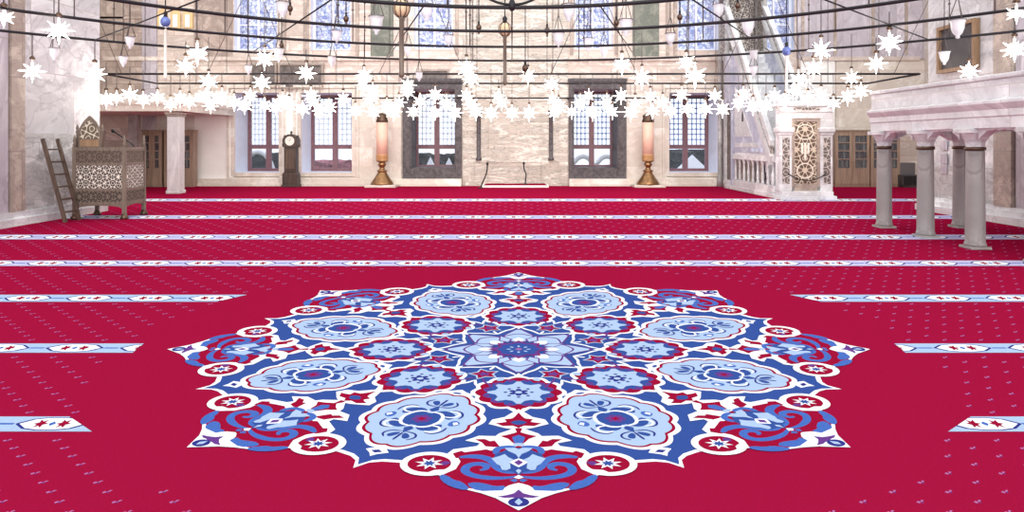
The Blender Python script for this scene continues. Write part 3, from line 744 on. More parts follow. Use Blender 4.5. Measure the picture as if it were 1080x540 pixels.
micstand(507,0,26.7,[(0,0,.03),(.08,0,.25),(.2,0,.5),(.26,0,.75),(.26,0,.95)],'black gooseneck microphone stand leaning right at left end of the niche step')
micstand(554,.1,27.6,[(0,0,.03),(.02,0,.25),(.04,0,.42),(-.06,0,.62),(-.06,0,.85)],'black bent microphone stand standing on the niche step')
def candle(x, label):
    Y = 27.42; s = Y/F
    r = empty('giant_candle', ((x-540)*s, Y, 0), 0, label, 'candle', 'giant candles')
    Z = lambda y: EYE-(y-150)*s
    MB().bevbox(-.62,.62,-.45,.45,0,.1,.02).build('plinth', M['cream'], r)
    b = MB(); b.lathe([(.46,.1),(.45,.16),(.38,.26),(.27,.42),(.19,.56),(.16,.6),(.21,.63),(.21,.67),(.12,.70),(.09,.78),(.15,.86),(.17,.92),(.12,.97),(.14,1.0),(.235,1.03),(.24,1.06),(.1,1.08)], (0,0,0), 28)
    b.build('candlestick', M['brass'], r)
    MB().lathe([(.24,1.06),(.245,1.08),(.24,1.26),(.25,1.28),(.25,1.3)], (0,0,0), 24).build('band', plain_gold, r)
    MB().lathe([(.225,1.29),(.225,Z(129))], (0,0,0), 24).build('wax', M['candle'], r)
    b = MB(); b.lathe([(.235,Z(129)),(.24,Z(127)),(.2,Z(125)),(.22,Z(122)),(.12,Z(120)),(.02,Z(119))], (0,0,0), 20); b.build('cap', M['bronze'], r)
plain_gold = plain('gilt_band',(206,164,116),.4,.3,.2,9)
candle(403,'giant pink candle on a brass stand left of the prayer niche'); candle(683.5,'giant pink candle on a brass stand right of the prayer niche')
# clock
Yc = 27.55; s = Yc/F
r = empty('longcase_clock', ((307.3-540)*s, Yc, 0), 0, 'tall dark wooden longcase clock standing between two left windows', 'clock')
b = MB(); b.bevbox(-.34,.34,-.22,.22,0,.1,.02); b.bevbox(-.31,.31,-.2,.2,.1,.52,.015); b.prism([(-.31,.52),(.31,.52),(.24,.6),(-.24,.6)],'y',-.18,.18); b.build('plinth', M['clockwood'], r)
b = MB(); b.bevbox(-.235,.235,-.17,.17,.6,1.6,.012); b.build('trunk', M['clockwood'], r)
b = MB(); b.bevbox(-.17,.17,-.19,-.165,.72,1.48,.008); b.build('door', M['dwood'], r)
b = MB(); hp = [(-.29,1.6),(.29,1.6),(.31,1.7),(.29,1.78)]+[(.30*math.cos(a),1.86+.26*math.sin(a)) for a in [PI*i/12 for i in range(13)]]+[(-.29,1.78),(-.31,1.7)]
b.prism(hp,'y',-.2,.2); b.lathe([(.05,2.1),(.03,2.15),(.06,2.19),(.01,2.26)],(0,0,0),12)
for sx in (-1,1): b.lathe([(.03,1.98),(.045,2.02),(.01,2.1)],(sx*.27,0,0),10)
b.build('hood', M['clockwood'], r)
b = MB(); b.prism([(.185*math.cos(2*PI*i/28),1.85+.185*math.sin(2*PI*i/28)) for i in range(28)],'y',-.215,-.2); d = b.build('dial', M['dial'], r)
b = MB(); b.bar((0,-.22,1.85),(.05,-.22,1.97),.016,.008); b.build('hand', M['black'], d); b = MB(); b.bar((0,-.22,1.85),(-.07,-.22,1.9),.018,.008); b.build('hand', M['black'], d)

# ------------------------------------------------------------------ bookcases with their books
bookcols = [plain('book_'+n, c, .7) for n, c in (('cream',(220,212,196)),('tan',(186,160,130)),('slate',(96,104,116)),('olive',(120,112,90)),('wine',(122,72,72)),('white',(236,234,228)),('brown',(96,78,64)))]
bookm = []
for i in range(4):
    b = MB(); b.bevbox(-.028-.004*i,.028+.004*i,-.11,.11,0,.27+.02*i,.006); bookm.append(b)
protos = []
def bookcase(xa, xb, label, where, Y=27.5):
    s = Y/F; X0_, X1_ = (xa-540)*s, (xb-540)*s; w = X1_-X0_; H = 2.24
    r = empty('bookcase', ((X0_+X1_)/2, Y, 0), 0, label, 'bookcase', 'glazed bookcases'); hw = w/2
    b = MB(); b.box(-hw,-hw+.04,0,.4,0,H); b.box(hw-.04,hw,0,.4,0,H); b.box(-hw+.04,hw-.04,.37,.4,0,H); b.box(-hw+.04,hw-.04,0,.37,0,.1); b.box(-hw+.04,hw-.04,0,.37,H-.06,H)
    b.box(-hw-.03,hw+.03,-.04,.4,H,H+.06); b.build('body', M['oak'], r)
    zs = [.8,1.13,1.46,1.79]
    for z in zs: MB().box(-hw+.04,hw-.04,.06,.37,z-.03,z).build('shelf', M['oak'], r)
    for sx in (-1,1):
        a, c = (-hw+.01,-.005) if sx < 0 else (.005,hw-.01)
        d = MB(); st = .11
        d.box(a,a+st,-.03,0,.1,H-.04); d.box(c-st,c,-.03,0,.1,H-.04); d.box(a+st,c-st,-.03,0,.1,.76); d.box(a+st,c-st,-.03,0,H-.18,H-.04)
        for z in zs[1:]: d.box(a+st,c-st,-.03,0,z-.03,z+.01)
        do = d.build('door', M['oak'], r)
        MB().box(a+st,c-st,-.018,-.01,.76,H-.18).build('glass', M['caseglass'], do)
        k = MB(); k.sphere((c-.05 if sx < 0 else a+.05,-.05,1.0),.025,8); k.build('knob', M['brass'], do)
        for j, z in enumerate(zs):
            n = 5; xx = a+st
            for q in range(n):
                mi = random.randrange(4)
                key = (mi, random.randrange(len(bookcols)))
                o = bpy.data.objects.new('book', book_mesh(*key)); col.objects.link(o)
                wd = .06+.008*mi
                o.location = ((X0_+X1_)/2+a+st+(c-a-2*st)*(q+.5)/n, Y+.2, z+.0005)
                side = 'left' if sx < 0 else 'right'
                lv = ['bottom','second lowest','second highest','top'][j]
                tag(o, '%s book from left, %s shelf, %s door of %s' % (ORD[q], lv, side, where), 'book', 'books behind glass doors')
_bk = {}
def book_mesh(mi, ci):
    if (mi, ci) not in _bk:
        me = bpy.data.meshes.new('book'); me.from_pydata(bookm[mi].v, [], bookm[mi].f); me.materials.append(bookcols[ci]); _bk[(mi,ci)] = me
    return _bk[(mi, ci)]
bookcase(150,171,'oak bookcase with glazed doors between preaching chair and white column','bookcase by preaching chair')
bookcase(173,203.5,'oak bookcase with glazed doors standing behind the white column','bookcase behind white column')
bookcase(880.5,917,'oak bookcase with glazed doors right of the carved pulpit gate','bookcase by pulpit')
bookcase(918,949,'oak bookcase with glazed doors behind the balcony columns','bookcase behind grey columns')
# low dark cabinet right of the bookcases
Yk = 27.3; s = Yk/F
r = empty('low_cabinet', ((959-540)*s, Yk, 0), 0, 'low dark cabinet with grey board behind, beside right bookcases', 'cabinet')
b = MB(); b.bevbox(-.36,.36,-.2,.3,.06,.5,.02); b.bevbox(-.32,.32,-.16,.26,0,.06,.005); b.build('body', M['canvas'], r)
b = MB(); b.bevbox(-.33,-.01,-.22,-.2,.1,.46,.005); b.build('door', M['black'], r); b = MB(); b.bevbox(.01,.33,-.22,-.2,.1,.46,.005); b.build('door', M['black'], r)
b = MB(); b.bevbox(-.36,.36,.2,.26,.5,.98,.01); b.build('back_board', M['steel'], r)

# white column at left and pale column behind the preaching chair
def column(x, ybase, ytop, w, label, mat, square=False, group=None):
    Y = F*EYE/(ybase-150); s = Y/F; h = EYE-(ytop-150)*s; R = w*s/2
    r = empty('column', ((x-540)*s, Y, 0), 0, label, 'column', group)
    if square:
        MB().bevbox(-R,R,-R,R,.12,h-.14,.03).build('shaft', M[mat], r)
        b = MB(); b.bevbox(-R*1.12,R*1.12,-R*1.12,R*1.12,0,.12,.02); b.build('base', M[mat], r)
        b = MB(); b.bevbox(-R*1.1,R*1.1,-R*1.1,R*1.1,h-.14,h-.06,.02); b.bevbox(-R*1.25,R*1.25,-R*1.25,R*1.25,h-.06,h,.01); b.build('capital', M['strip'], r)
    return r
column(185.5,204,119,13,'white square marble column standing before the left bookcases','whitecol',True)
gal = MB(); gal.box(-16.9,-11.45,23.72,YB-.1,2.88,3.12); gal.box(-16.9,-11.4,23.66,YB-.1,3.12,3.26); trim(gal, M['cream'])
column(142,198.5,116,9,'grey marble column against back wall left of the left bookcases','greymarble',True)

# ------------------------------------------------------------------ preaching chair and its ladder
r = empty('preaching_chair', (-9.66,16.42,0), math.radians(4), 'grey-brown wooden preaching chair with pearl inlay panels and a pointed back', 'preaching chair')
r.scale = (.87,.76,1.0)
W2, D2 = .64, .64; ZB0, ZB1 = .34, 1.66
POST = .075
for sx in (-1,1):
    for sy in (-1,1):
        b = MB(); x, y = sx*W2, sy*D2
        b.bevbox(x-POST/2-.01,x+POST/2+.01,y-POST/2-.01,y+POST/2+.01,.1,ZB1+.04,.008)
        if sy < 0 or True: b.lathe([(.035,ZB1+.04),(.055,ZB1+.08),(.03,ZB1+.12),(.045,ZB1+.16),(.035,ZB1+.22),(.012,ZB1+.30),(.006,ZB1+.33)],(x,y,0),10)
        p = b.build('post', M['panelw'], r)
        b = MB(); b.lathe([(.10,0),(.11,.04),(.07,.09),(.06,.13)],(x,y,0),12); b.build('foot', M['bronze'], p)
def face(u0, u1, fixed, axis, sign, nm):
    """rails, three panels between posts on one face"""
    zz = [(ZB0,ZB0+.06,'rail'),(ZB0+.06,.66,'low'),(.66,.72,'rail'),(.72,1.26,'mid'),(1.26,1.32,'rail'),(1.32,1.60,'top'),(1.60,1.68,'rail')]
    for z0_, z1_, kd in zz:
        t = .035 if kd == 'rail' else .015
        mat = {'rail':M['panelw'],'low':M['lowlat'],'mid':M['inlay'],'top':M['toplat']}[kd]
        nmz = {'rail':'rail','low':'lower_panel','mid':'inlay_panel','top':'upper_panel'}[kd]
        c = ((u0+u1)/2, (z0_+z1_)/2); hw = (u1-u0)/2; hh = (z1_-z0_)/2
        b = MB(); b.box(-hw,hw,-t,t,-hh,hh)
        o = b.build(nmz, mat, r)
        if axis == 'y': o.location = (c[0], fixed, c[1])
        else: o.location = (fixed, c[0], c[1]); o.rotation_euler = (0,0,PI/2)
e = W2-POST/2-.01
face(-e,e,-D2,'y',-1,'front'); face(-e,e,W2,'x',1,'right'); face(-e,e,-W2,'x',-1,'left'); face(-e,e,D2,'y',1,'rear')
for f in ((0,-D2),(0,D2)):    # scalloped aprons under the box
    b = MB(); pts = [(-e,ZB0),(e,ZB0),(e,.2)]+[(e-.02-(2*e-.04)*i/16, .26+.06*abs(math.sin(PI*i/16))**.5) for i in range(17)]+[(-e,.2)]
    b.prism(pts,'y',f[1]-.02,f[1]+.02); b.build('apron', M['panelw'], r)
for f in (W2,-W2):
    b = MB(); pts = [(-e,ZB0),(e,ZB0),(e,.2)]+[(e-.02-(2*e-.04)*i/16, .26+.06*abs(math.sin(PI*i/16))**.5) for i in range(17)]+[(-e,.2)]
    b.prism(pts,'x',f-.02,f+.02); b.build('apron', M['panelw'], r)
MB().box(-e,e,-e,e,1.18,1.22).build('seat', M['dwood'], r)
# pointed back crest, standing on the left half towards the pier
bx = -.60
b = MB(); n = 12
cr = [(-.05,1.68)]+[(-.05+.0*i,1.68) for i in range(0)]
def crest(w, z0, zs, zt):
    f = lambda t: (math.sqrt(max(0,(2.2*w)**2-(t*math.sqrt((2.2*w)**2-(1.2*w)**2))**2))-1.2*w)
    return [(-w,z0)]+[(-f(i/n), zs+(zt-zs)*i/n) for i in range(n)]+[(0,zt)]+[(f(i/n), zs+(zt-zs)*i/n) for i in range(n-1,-1,-1)]+[(w,z0)]
def crest_old(w, z0, zs, zt): return [(-w,z0),(-w,zs)]+[(-w*math.cos(PI/2*i/n)**.8*1.0, zs+(zt-zs)*math.sin(PI/2*i/n)) for i in range(1,n)]+[(0,zt)]+[(w*math.cos(PI/2*i/n)**.8, zs+(zt-zs)*math.sin(PI/2*i/n)) for i in range(n-1,0,-1)]+[(w,zs),(w,z0)]
cp = [(x-.30, z) for x, z in crest(.31,1.68,1.86,2.42)]; ci = [(x-.30, z) for x, z in crest(.25,1.88,1.9,2.31)]
b.prism(cp,'y',-.56,-.51); bk = b.build('back_crest', M['panelw'], r)
MB().prism(ci,'y',-.575,-.56).build('crest_inlay', M['crest'], bk)
b = MB(); b.box(-.54,-.06,-.575,-.56,1.70,1.86); b.build('crest_board', M['goldwood'], bk)
for sx in (-.62,.02):
    b = MB(); b.lathe([(.03,1.68),(.03,2.0),(.05,2.04),(.03,2.08),(.045,2.13),(.01,2.22)],(sx,-.535,0),10); b.build('finial', M['panelw'], bk)
# microphone arm lying across the front rail
b = MB(); b.tube([(-9.12,16.45,1.69),(-9.13,16.45,1.73),(-9.3,16.45,1.86),(-9.6,16.45,2.06)], [.02,.014,.014,.02], 8); b.sphere((-9.62,16.45,2.075),.04,8,0,1.2)
o = b.build('microphone', M['black']); tag(o, 'thin black microphone stem slanting up from top rail of the preaching chair', 'microphone')
# ladder
r = empty('ladder', (-10.05,15.5,0), 0, 'narrow dark wooden ladder leaning on left pier beside the preaching chair', 'ladder')
for y in (-.20,.30):
    b = MB(); b.bar((.04,y,0),(-.47,y,1.88),.075,.05); b.build('rail', M['dwood'], r)
for k in range(6):
    t = .12+.15*k; b = MB(); b.bar((.04-.51*t,-.20,1.88*t),(.04-.51*t,.30,1.88*t),.06,.035); b.build('rung', M['dwood'], r)

# ------------------------------------------------------------------ balcony on columns at right
r = empty('muezzin_balcony', (0,0,0), 0, 'white marble balcony on grey columns built against the right pier', 'balcony')
BX, BY0, BY1 = 7.62, 8.6, 14.62
b = MB(); b.box(BX+.20,PR-.02,BY0+.05,BY1-.1,2.16,2.42); b.build('deck', M['white'], r)
b = MB(); prof = [(0,2.03),(0,2.2),(-.02,2.22),(-.02,2.32),(-.05,2.36),(-.09,2.42),(-.09,2.46),(-.03,2.48),(-.03,2.50)]
poly = [(BX+.24,2.03)]+[(BX+.06+p,z) for p, z in prof]+[(BX+.24,2.5)]
b.prism(poly,'y',BY0,BY1); b.build('cornice', M['white'], r)
b = MB(); poly = [(p2, z) for p2, z in ((BY1-.24,2.03),(BY1-.06,2.03),(BY1-.06,2.2),(BY1+.03,2.42),(BY1+.03,2.46),(BY1-.03,2.5),(BY1-.24,2.5))]
b.prism(poly,'x',BX+.1,PR-.02); b.build('cornice', M['white'], r)
b = MB(); b.bevbox(BX+.05,BX+.2,BY0+.01,BY1-.04,2.5,2.80,.01); b.bevbox(BX+.02,BX+.23,BY0+.02,BY1-.02,2.80,2.88,.02); b.build('parapet', M['white'], r)
b = MB(); b.bevbox(BX+.2,PR-.02,BY1-.2,BY1-.05,2.5,2.80,.01); b.bevbox(BX+.2,PR-.02,BY1-.23,BY1-.02,2.80,2.88,.02); b.build('parapet', M['white'], r)
# lobed brackets between the columns, under the cornice
cy = [14.4,12.96,11.57,10.1]
for a, c in zip(cy, cy[1:]):
    y_hi, y_lo = a-.237, c+.237
    n = 20; pts = [(y_lo,2.03),(y_hi,2.03),(y_hi,1.84)]+[(y_hi+(y_lo-y_hi)*i/n, 1.86+.15*min(1,(min(i,n-i)/5))**.7-.02*abs(math.sin(PI*i/4))) for i in range(1,n)]+[(y_lo,1.84)]
    b = MB(); b.prism(pts,'x',BX+.12,BX+.28); b.build('lobed_arch', M['white'], r)
xs_ = (7.85+.237, 9.46-.237)
n = 20; pts = [(xs_[0],2.03),(xs_[1],2.03),(xs_[1],1.84)]+[(xs_[1]+(xs_[0]-xs_[1])*i/n, 1.86+.15*min(1,(min(i,n-i)/5))**.7-.02*abs(math.sin(PI*i/4))) for i in range(1,n)]+[(xs_[0],1.84)]
b = MB(); b.prism(pts,'y',BY1-.3,BY1-.14); b.build('lobed_arch', M['white'], r)
def bal_column(X, Y, label):
    q = empty('balcony_column', (X,Y,0), 0, label, 'column', 'columns carrying the balcony')
    MB().bevbox(-.17,.17,-.17,.17,0,.045,.008).build('plinth', M['greymarble'], q)
    b = MB(); b.lathe([(.16,.045),(.168,.07),(.158,.10),(.15,.12),(.148,.4),(.138,1.62),(.138,1.66)],(0,0,0),28); b.build('shaft', M['greymarble'], q)
    MB().lathe([(.155,1.66),(.16,1.69),(.155,1.72)],(0,0,0),28).build('collar', M['bronze'], q)
    b = MB(); b.lathe([(.14,1.72),(.15,1.80),(.19,1.88),(.235,1.95)],(0,0,0),8,0,False); b.bevbox(-.235,.235,-.235,.235,1.95,2.03,.01); b.build('capital', M['white'], q)
bal_column(7.85,14.4,'grey marble balcony column farthest left, beside the right bookcases'); bal_column(7.85,12.96,'grey marble balcony column, middle of the front row'); bal_column(7.85,11.57,'grey marble balcony column nearest the camera within the frame')
bal_column(9.46,14.4,'grey marble balcony column set back near the right pier'); bal_column(7.85,10.1,'grey marble balcony column at the near end, beyond the right edge of the photo')
# small plaques on the right pier
for i, (y, z0_) in enumerate(((16.0,1.6),(16.0,1.25),(16.0,.98))):
    pos = ['top','middle','bottom'][i]
    b = MB(); b.bevbox(PR-.06,PR-.032,17.35,17.6,z0_,z0_+.26,.008); tag(b.build('wall_plaque', M['lilac']), '%s of three small grey plaques in a column on right pier' % pos, 'plaque', 'plaques on the right pier')

# ------------------------------------------------------------------ pulpit (minbar)
r = empty('pulpit', (9.2,24,0), 0, 'tall white marble pulpit with stairs, balustrade and a carved gate', 'pulpit')
def pb(mb, name, mat, parent=None):
    for i, v_ in enumerate(mb.v): mb.v[i] = (v_[0]-9.2, v_[1]-24, v_[2])
    return mb.build(name, mat, parent or r)
MX0, MX1 = 8.45, 9.95; GY = 21.35
b = MB(); b.bevbox(MX0-.12,MX1+.12,GY-.22,GY+.5,0,.13,.02); b.bevbox(MX0-.05,MX1+.05,GY-.14,GY+.5,.13,.27,.02); pb(b,'plinth',M['white'])
for x in (8.56,9.84):
    b = MB(); b.bevbox(x-.19,x+.19,GY-.02,GY+.36,.27,2.5,.02); j = pb(b,'gate_pier',M['white'])
    b = MB(); b.box(x-.11,x+.11,GY-.03,GY-.02,.5,1.95); pb(b,'carved_strip',M['sidecarve'],j)
    b = MB(); b.bevbox(x-.25,x+.25,GY-.09,GY+.4,2.1,2.26,.03); b.bevbox(x-.21,x+.21,GY-.05,GY+.38,2.02,2.1,.02); pb(b,'pier_cap',M['white'],j)
b = MB(); b.bevbox(8.37,10.03,GY-.04,GY+.38,2.74,2.92,.02); b.bevbox(8.28,10.12,GY-.13,GY+.42,2.92,3.02,.02); b.bevbox(8.33,10.07,GY-.08,GY+.4,3.02,3.1,.02); b.box(8.75,9.65,GY,GY+.3,2.55,2.74); b.box(8.37,8.75,GY,GY+.34,2.5,2.74); b.box(9.65,10.03,GY,GY+.34,2.5,2.74); pb(b,'lintel',M['white'])
b = MB(); b.box(8.8,9.6,GY-.055,GY-.04,2.8,2.88); pb(b,'inscription_band',M['sidecarve'])
# crest: pierced scroll work
cp = MB()
cxm = 9.2
for rr, cx_, cz in ((.20,cxm,3.42),(.14,cxm-.34,3.3),(.14,cxm+.34,3.3),(.1,cxm-.62,3.2),(.1,cxm+.62,3.2),(.08,cxm,3.68)):
    cp.tube([(cx_+rr*math.cos(2*PI*i/18),GY+.15,cz+rr*math.sin(2*PI*i/18)) for i in range(18)], .045, 6, closed=True)
for sx in (-1,1):
    cp.tube(smooth3([(cxm+sx*.8,GY+.15,3.1),(cxm+sx*.6,GY+.15,3.36),(cxm+sx*.3,GY+.15,3.5),(cxm+sx*.08,GY+.15,3.78)]), .045, 6)
cp.lathe([(.07,3.7),(.08,3.78),(.02,3.9)],(cxm,GY+.15,0),8)
pb(cp,'crest',M['white'])
b = MB(); b.box(8.77,9.63,GY+.08,GY+.16,.42,2.55); d = pb(b,'gate_door',M['door'])
fr = MB(); fr.box(8.75,8.84,GY+.03,GY+.09,.4,2.55); fr.box(9.56,9.65,GY+.03,GY+.09,.4,2.55); fr.box(8.84,9.56,GY+.03,GY+.09,2.45,2.55); fr.box(8.84,9.56,GY+.03,GY+.09,.27,.5); pb(fr,'door_frame',M['goldwood2'] if 'goldwood2' in M else M['strip'],d)
for k, (x, z0_, z1_) in enumerate(((9.10,1.45,1.78),(9.2,1.25,1.78),(9.3,1.45,1.78))):
    b = MB(); b.bevbox(x-.03,x+.03,GY+.05,GY+.082,z0_,z1_,.008); pb(b,'ivory_slot',M['ivory'],d)
for rr, zc in ((.26,2.12),(.26,.9)):
    b = MB(); b.tube([(9.2+rr*math.sin(2*PI*i/24),GY+.078,zc+rr*.9*math.cos(2*PI*i/24)) for i in range(24)], .016, 6, closed=True); pb(b,'carved_roundel',M['ivory'],d)
# barrier chain across the gate
b = MB(); pts = [(8.6+1.22*i/16, GY-.05, .84-.24*(1-((i-8)/8)**2)) for i in range(17)]; b.tube(pts,.016,6); pb(b,'barrier_chain',M['black'])
# side walls, balustrade, stairs
SY0, SY1 = 21.85, 27.6
for x in (MX0, MX1):
    b = MB(); b.bevbox(x-.1,x+.1,SY0,26.8,0,.16,.02); b.bevbox(x-.07,x+.07,SY0,26.8,.16,.34,.02); pb(b,'curb',M['white'])
    b = MB(); b.bevbox(x-.08,x+.08,SY0,25.9,1.16,1.36,.02); b.bevbox(x-.06,x+.06,SY0,25.9,.34,.4,.01); b.box(x-.04,x+.04,SY0+.1,25.8,1.36,1.42); pb(b,'balustrade_rail',M['white'])
    for k in range(9):
        y = SY0+.22+k*.46
        b = MB(); b.lathe([(.06,.4),(.06,.46),(.035,.5),(.05,.62),(.055,.72),(.035,.86),(.03,1.0),(.05,1.08),(.065,1.12),(.065,1.16)],(x,y,0),12); pb(b,'baluster',M['white'])
    # triangular panel and slanting rail
    SL = 1.16
    zr = lambda y: 1.42+(y-22.4)*SL
    b = MB(); b.prism([(22.5,1.42),(25.9,1.42),(25.9,zr(25.9)-.1)],'x',x-.05,x+.05); tp = pb(b,'side_panel',M['bluemarble'])
    b = MB(); b.prism([(23.2,1.62),(25.7,1.62),(25.7,1.78),(23.36,1.78)],'x',x-.065,x-.05); b.prism([(23.9,2.0),(25.7,2.0),(25.7,3.9)],'x',x-.065,x-.05); pb(b,'panel_moulding',M['white'],tp)
    b = MB(); b.prism([(24.75,2.55),(24.9,2.55),(24.9,2.8),(24.825,2.95),(24.75,2.8)],'x',x-.075,x-.06); pb(b,'keyhole',M['black'],tp)
    for k in range(3):
        b = MB(); b.box(x-.075,x-.06,22.75+k*.45,23.02+k*.45,1.47,1.6); pb(b,'pierced_panel',M['grout'],tp)
    for off, th, nm in ((0,.15,'stringer'),(.62,.11,'handrail')):
        b = MB(); b.prism([(22.1,zr(22.1)+off),(22.1+.14,zr(22.1)+off),(27.0,zr(26.86)+off),(27.0,zr(26.86)+off+th*1.5),(22.1,zr(22.1)+off+th*1.5)],'x',x-.087,x+.087); pb(b,nm,M['white'])
    b = MB(); b.prism([(22.1,zr(22.1)+.2),(26.9,zr(26.9)+.2),(26.9,zr(26.9)+.62),(22.1,zr(22.1)+.62)],'x',x-.03,x+.03); pb(b,'pierced_screen',M['sidecarve_y'] if 'sidecarve_y' in M else M['sidecarve'])
    # pointed arch opening at the rear
    b = MB(); b.prism([(25.95,0),(26.1,0),(26.1,2.9),(26.45,3.5),(26.8,2.9),(26.8,0),(26.95,0),(26.95,5.2),(25.95,5.2)],'x',x-.09,x+.09); pb(b,'rear_arch',M['bluemarble'])
    b = MB(); b.prism([(26.1,.34),(26.8,.34),(26.8,2.9),(26.45,3.5),(26.1,2.9)],'x',x-.02,x+.02); pb(b,'arch_shade_fill',M['relief'])  # grey sheet added to darken the open arch, in place of shade
st = MB()
for k in range(20):
    y = 21.9+k*.245; z = .27+k*.255; st.box(MX0+.06,MX1-.06,y,y+.3,z-.25,z)
pb(st,'stairs',M['white'])
MB_ = MB(); MB_.box(MX0+.06,MX1-.06,26.75,27.75,5.1,5.35); pb(MB_,'platform',M['white'])
for x in (MX0,MX1):
    for y in (26.85,27.7):
        b = MB(); b.lathe([(.14,0),(.14,.3),(.1,.36),(.1,5.0),(.13,5.1),(.13,5.35),(.08,5.4),(.08,8.2)],(x,y,0),12); pb(b,'tower_post',M['greymarble'])
for x in (MX0,MX1):
    b = MB(); b.box(x-.03,x+.03,26.95,27.6,5.35,8.0); pb(b,'tower_screen',M['sidecarve'])
b = MB(); b.box(MX0+.1,MX1-.1,27.67,27.73,5.35,8.0); pb(b,'tower_screen',M['sidecarve'])
b = MB(); b.lathe([(1.0,8.2),(1.05,8.4),(.95,8.5),(.7,9.6),(.3,10.8),(.02,11.8)],(9.2,27.28,0),8,0,False); pb(b,'spire',M['lilac'])
# ------------------------------------------------------------------ great ring chandelier
S = 17.0; CY = .31*S; ZR = EYE+86*S/F
RD, RC, RB, RA = .69*S, .545*S, .425*S, .295*S
ch = empty('ring_chandelier', (0,CY,ZR), 0, 'huge black iron chandelier of concentric rings hung low over the carpet', 'chandelier')
def cb_(mb, name, mat): 
    for i, v_ in enumerate(mb.v): mb.v[i] = (v_[0], v_[1]-CY, v_[2]-ZR)
    return mb.build(name, mat, ch)
for R, tr in ((RD,.026),(RC,.026),(RB,.028),(RA,.030)):
    b = MB(); b.tube([(R*math.cos(2*PI*i/144),CY+R*math.sin(2*PI*i/144),ZR) for i in range(144)], tr, 8, closed=True); cb_(b,'ring',M['iron'])
YE, YF = 1.194*S, 1.387*S
XE, XF = .713*S, .722*S
for pts in ([(-XE,YE,ZR),(XE,YE,ZR)], [(-XF,YF,ZR),(XF,YF,ZR)], [(-XE,YE,ZR),(-XF,YF,ZR)], [(XE,YE,ZR),(XF,YF,ZR)]):
    b = MB(); b.tube(pts,.03,8); cb_(b,'frame_bar',M['iron'])
ZC = 9.8
for R, n in ((RD,28),(RC,24),(RB,20),(RA,12)):
    for k in range(n):
        a = 2*PI*(k+.37)/n; x, y = R*math.cos(a), CY+R*math.sin(a)
        if y < 6: continue
        b = MB(); b.tube([(x,y,ZR),(x,y,ZC)],.011,6)
        for j in range(6): b.sphere((x,y,ZR+.35+j*.32),.028,6)
        cb_(b,'hanger',M['chain'])
for k in range(10):
    x = -XE+2*XE*(k+.5)/10
    for y in (YE,YF):
        b = MB(); b.tube([(x,y,ZR),(x,y,ZC)],.010,6); cb_(b,'hanger',M['chain'])
# tie struts between rings and slanting stays
for k in range(9):
    a = math.radians(30+15*k)
    b = MB(); b.tube([(RA*math.cos(a),CY+RA*math.sin(a),ZR),(RD*math.cos(a),CY+RD*math.sin(a),ZR)],.012,6); cb_(b,'spoke',M['iron'])
for k in range(10):
    x = -XE+2*XE*(k+.2)/9.5; x2 = x+(1.6 if k % 2 else -1.4)
    b = MB(); b.tube([(x,YE,ZR),(x2,YE,ZR+3.4)],.010,6); cb_(b,'stay',M['chain'])
for sx in (-1,1):
    yA = CY+RA; pts = smooth3([(sx*.0,yA,ZR+.04),(sx*.2,yA,ZR+.06),(sx*.45,yA-.1,ZR+.16),(sx*1.1,yA-.6,ZR+.5)]); b = MB(); b.tube(pts,.02,8); cb_(b,'arm',M['iron'])
b = MB(); b.lathe([(.03,-.05),(.055,0),(.055,.05),(.03,.12)],(0,CY+RA,ZR),12); cb_(b,'hub',M['iron'])
def ring_at(x, R):
    """far crossing of the view ray at image column x with a ring of radius R"""
    k = (x-540)/F; A = k*k+1; B = -2*CY; C_ = CY*CY-R*R
    D = B*B-4*A*C_
    return (-B+math.sqrt(D))/(2*A) if D > 0 else None
# --- lamps ---------------------------------------------------------------
SEG = [(0,106,'the left marble pier'),(106,172,'the bookcase by the preaching chair'),(172,247,'the white square column'),(247,297,'the window left of the clock'),(297,318,'the tall clock'),
 (318,384,'the window right of the clock'),(384,424,'the left giant candle'),(424,488,'the dark-framed window left of the niche'),(488,546,'the left half of the prayer niche'),(546,600,'the right half of the prayer niche'),
 (600,662,'the dark-framed window right of the niche'),(662,706,'the right giant candle'),(706,760,'the window nearest the pulpit'),(760,822,'the pulpit stairs'),(822,879,'the pulpit gate'),(879,985,'the right bookcases'),(985,1081,'the right pier')]
def seg_of(x):
    for a, b, n in SEG:
        if a <= x < b: return n
    return SEG[-1][2]
def glare_mesh():
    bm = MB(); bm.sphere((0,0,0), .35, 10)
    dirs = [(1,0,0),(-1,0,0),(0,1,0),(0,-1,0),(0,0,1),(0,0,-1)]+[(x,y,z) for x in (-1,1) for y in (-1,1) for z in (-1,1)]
    for d in dirs:  # spikes are the lens glare round each bulb, built as glowing shape
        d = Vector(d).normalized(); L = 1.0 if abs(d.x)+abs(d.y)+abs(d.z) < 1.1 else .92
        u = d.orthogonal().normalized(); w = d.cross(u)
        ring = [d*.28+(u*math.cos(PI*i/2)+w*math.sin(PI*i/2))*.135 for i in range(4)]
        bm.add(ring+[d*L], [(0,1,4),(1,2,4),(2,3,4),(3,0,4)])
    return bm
GLARE = glare_mesh().build('glare_lamp', M['lamp']); GLARE_ME = GLARE.data; bpy.data.objects.remove(GLARE)
cbm = MB(); cbm.tube([(0,0,0),(0,0,1)],.010,6); CH_ME = cbm.build('chain', M['chain']); tmp = CH_ME; CH_ME = tmp.data; bpy.data.objects.remove(tmp)
cpm = MB(); cpm.lathe([(.05,-.02),(.09,0),(.07,.06),(.02,.1)],(0,0,0),10); tmp = cpm.build('cap', M['bronze']); CAP_ME = tmp.data; bpy.data.objects.remove(tmp)
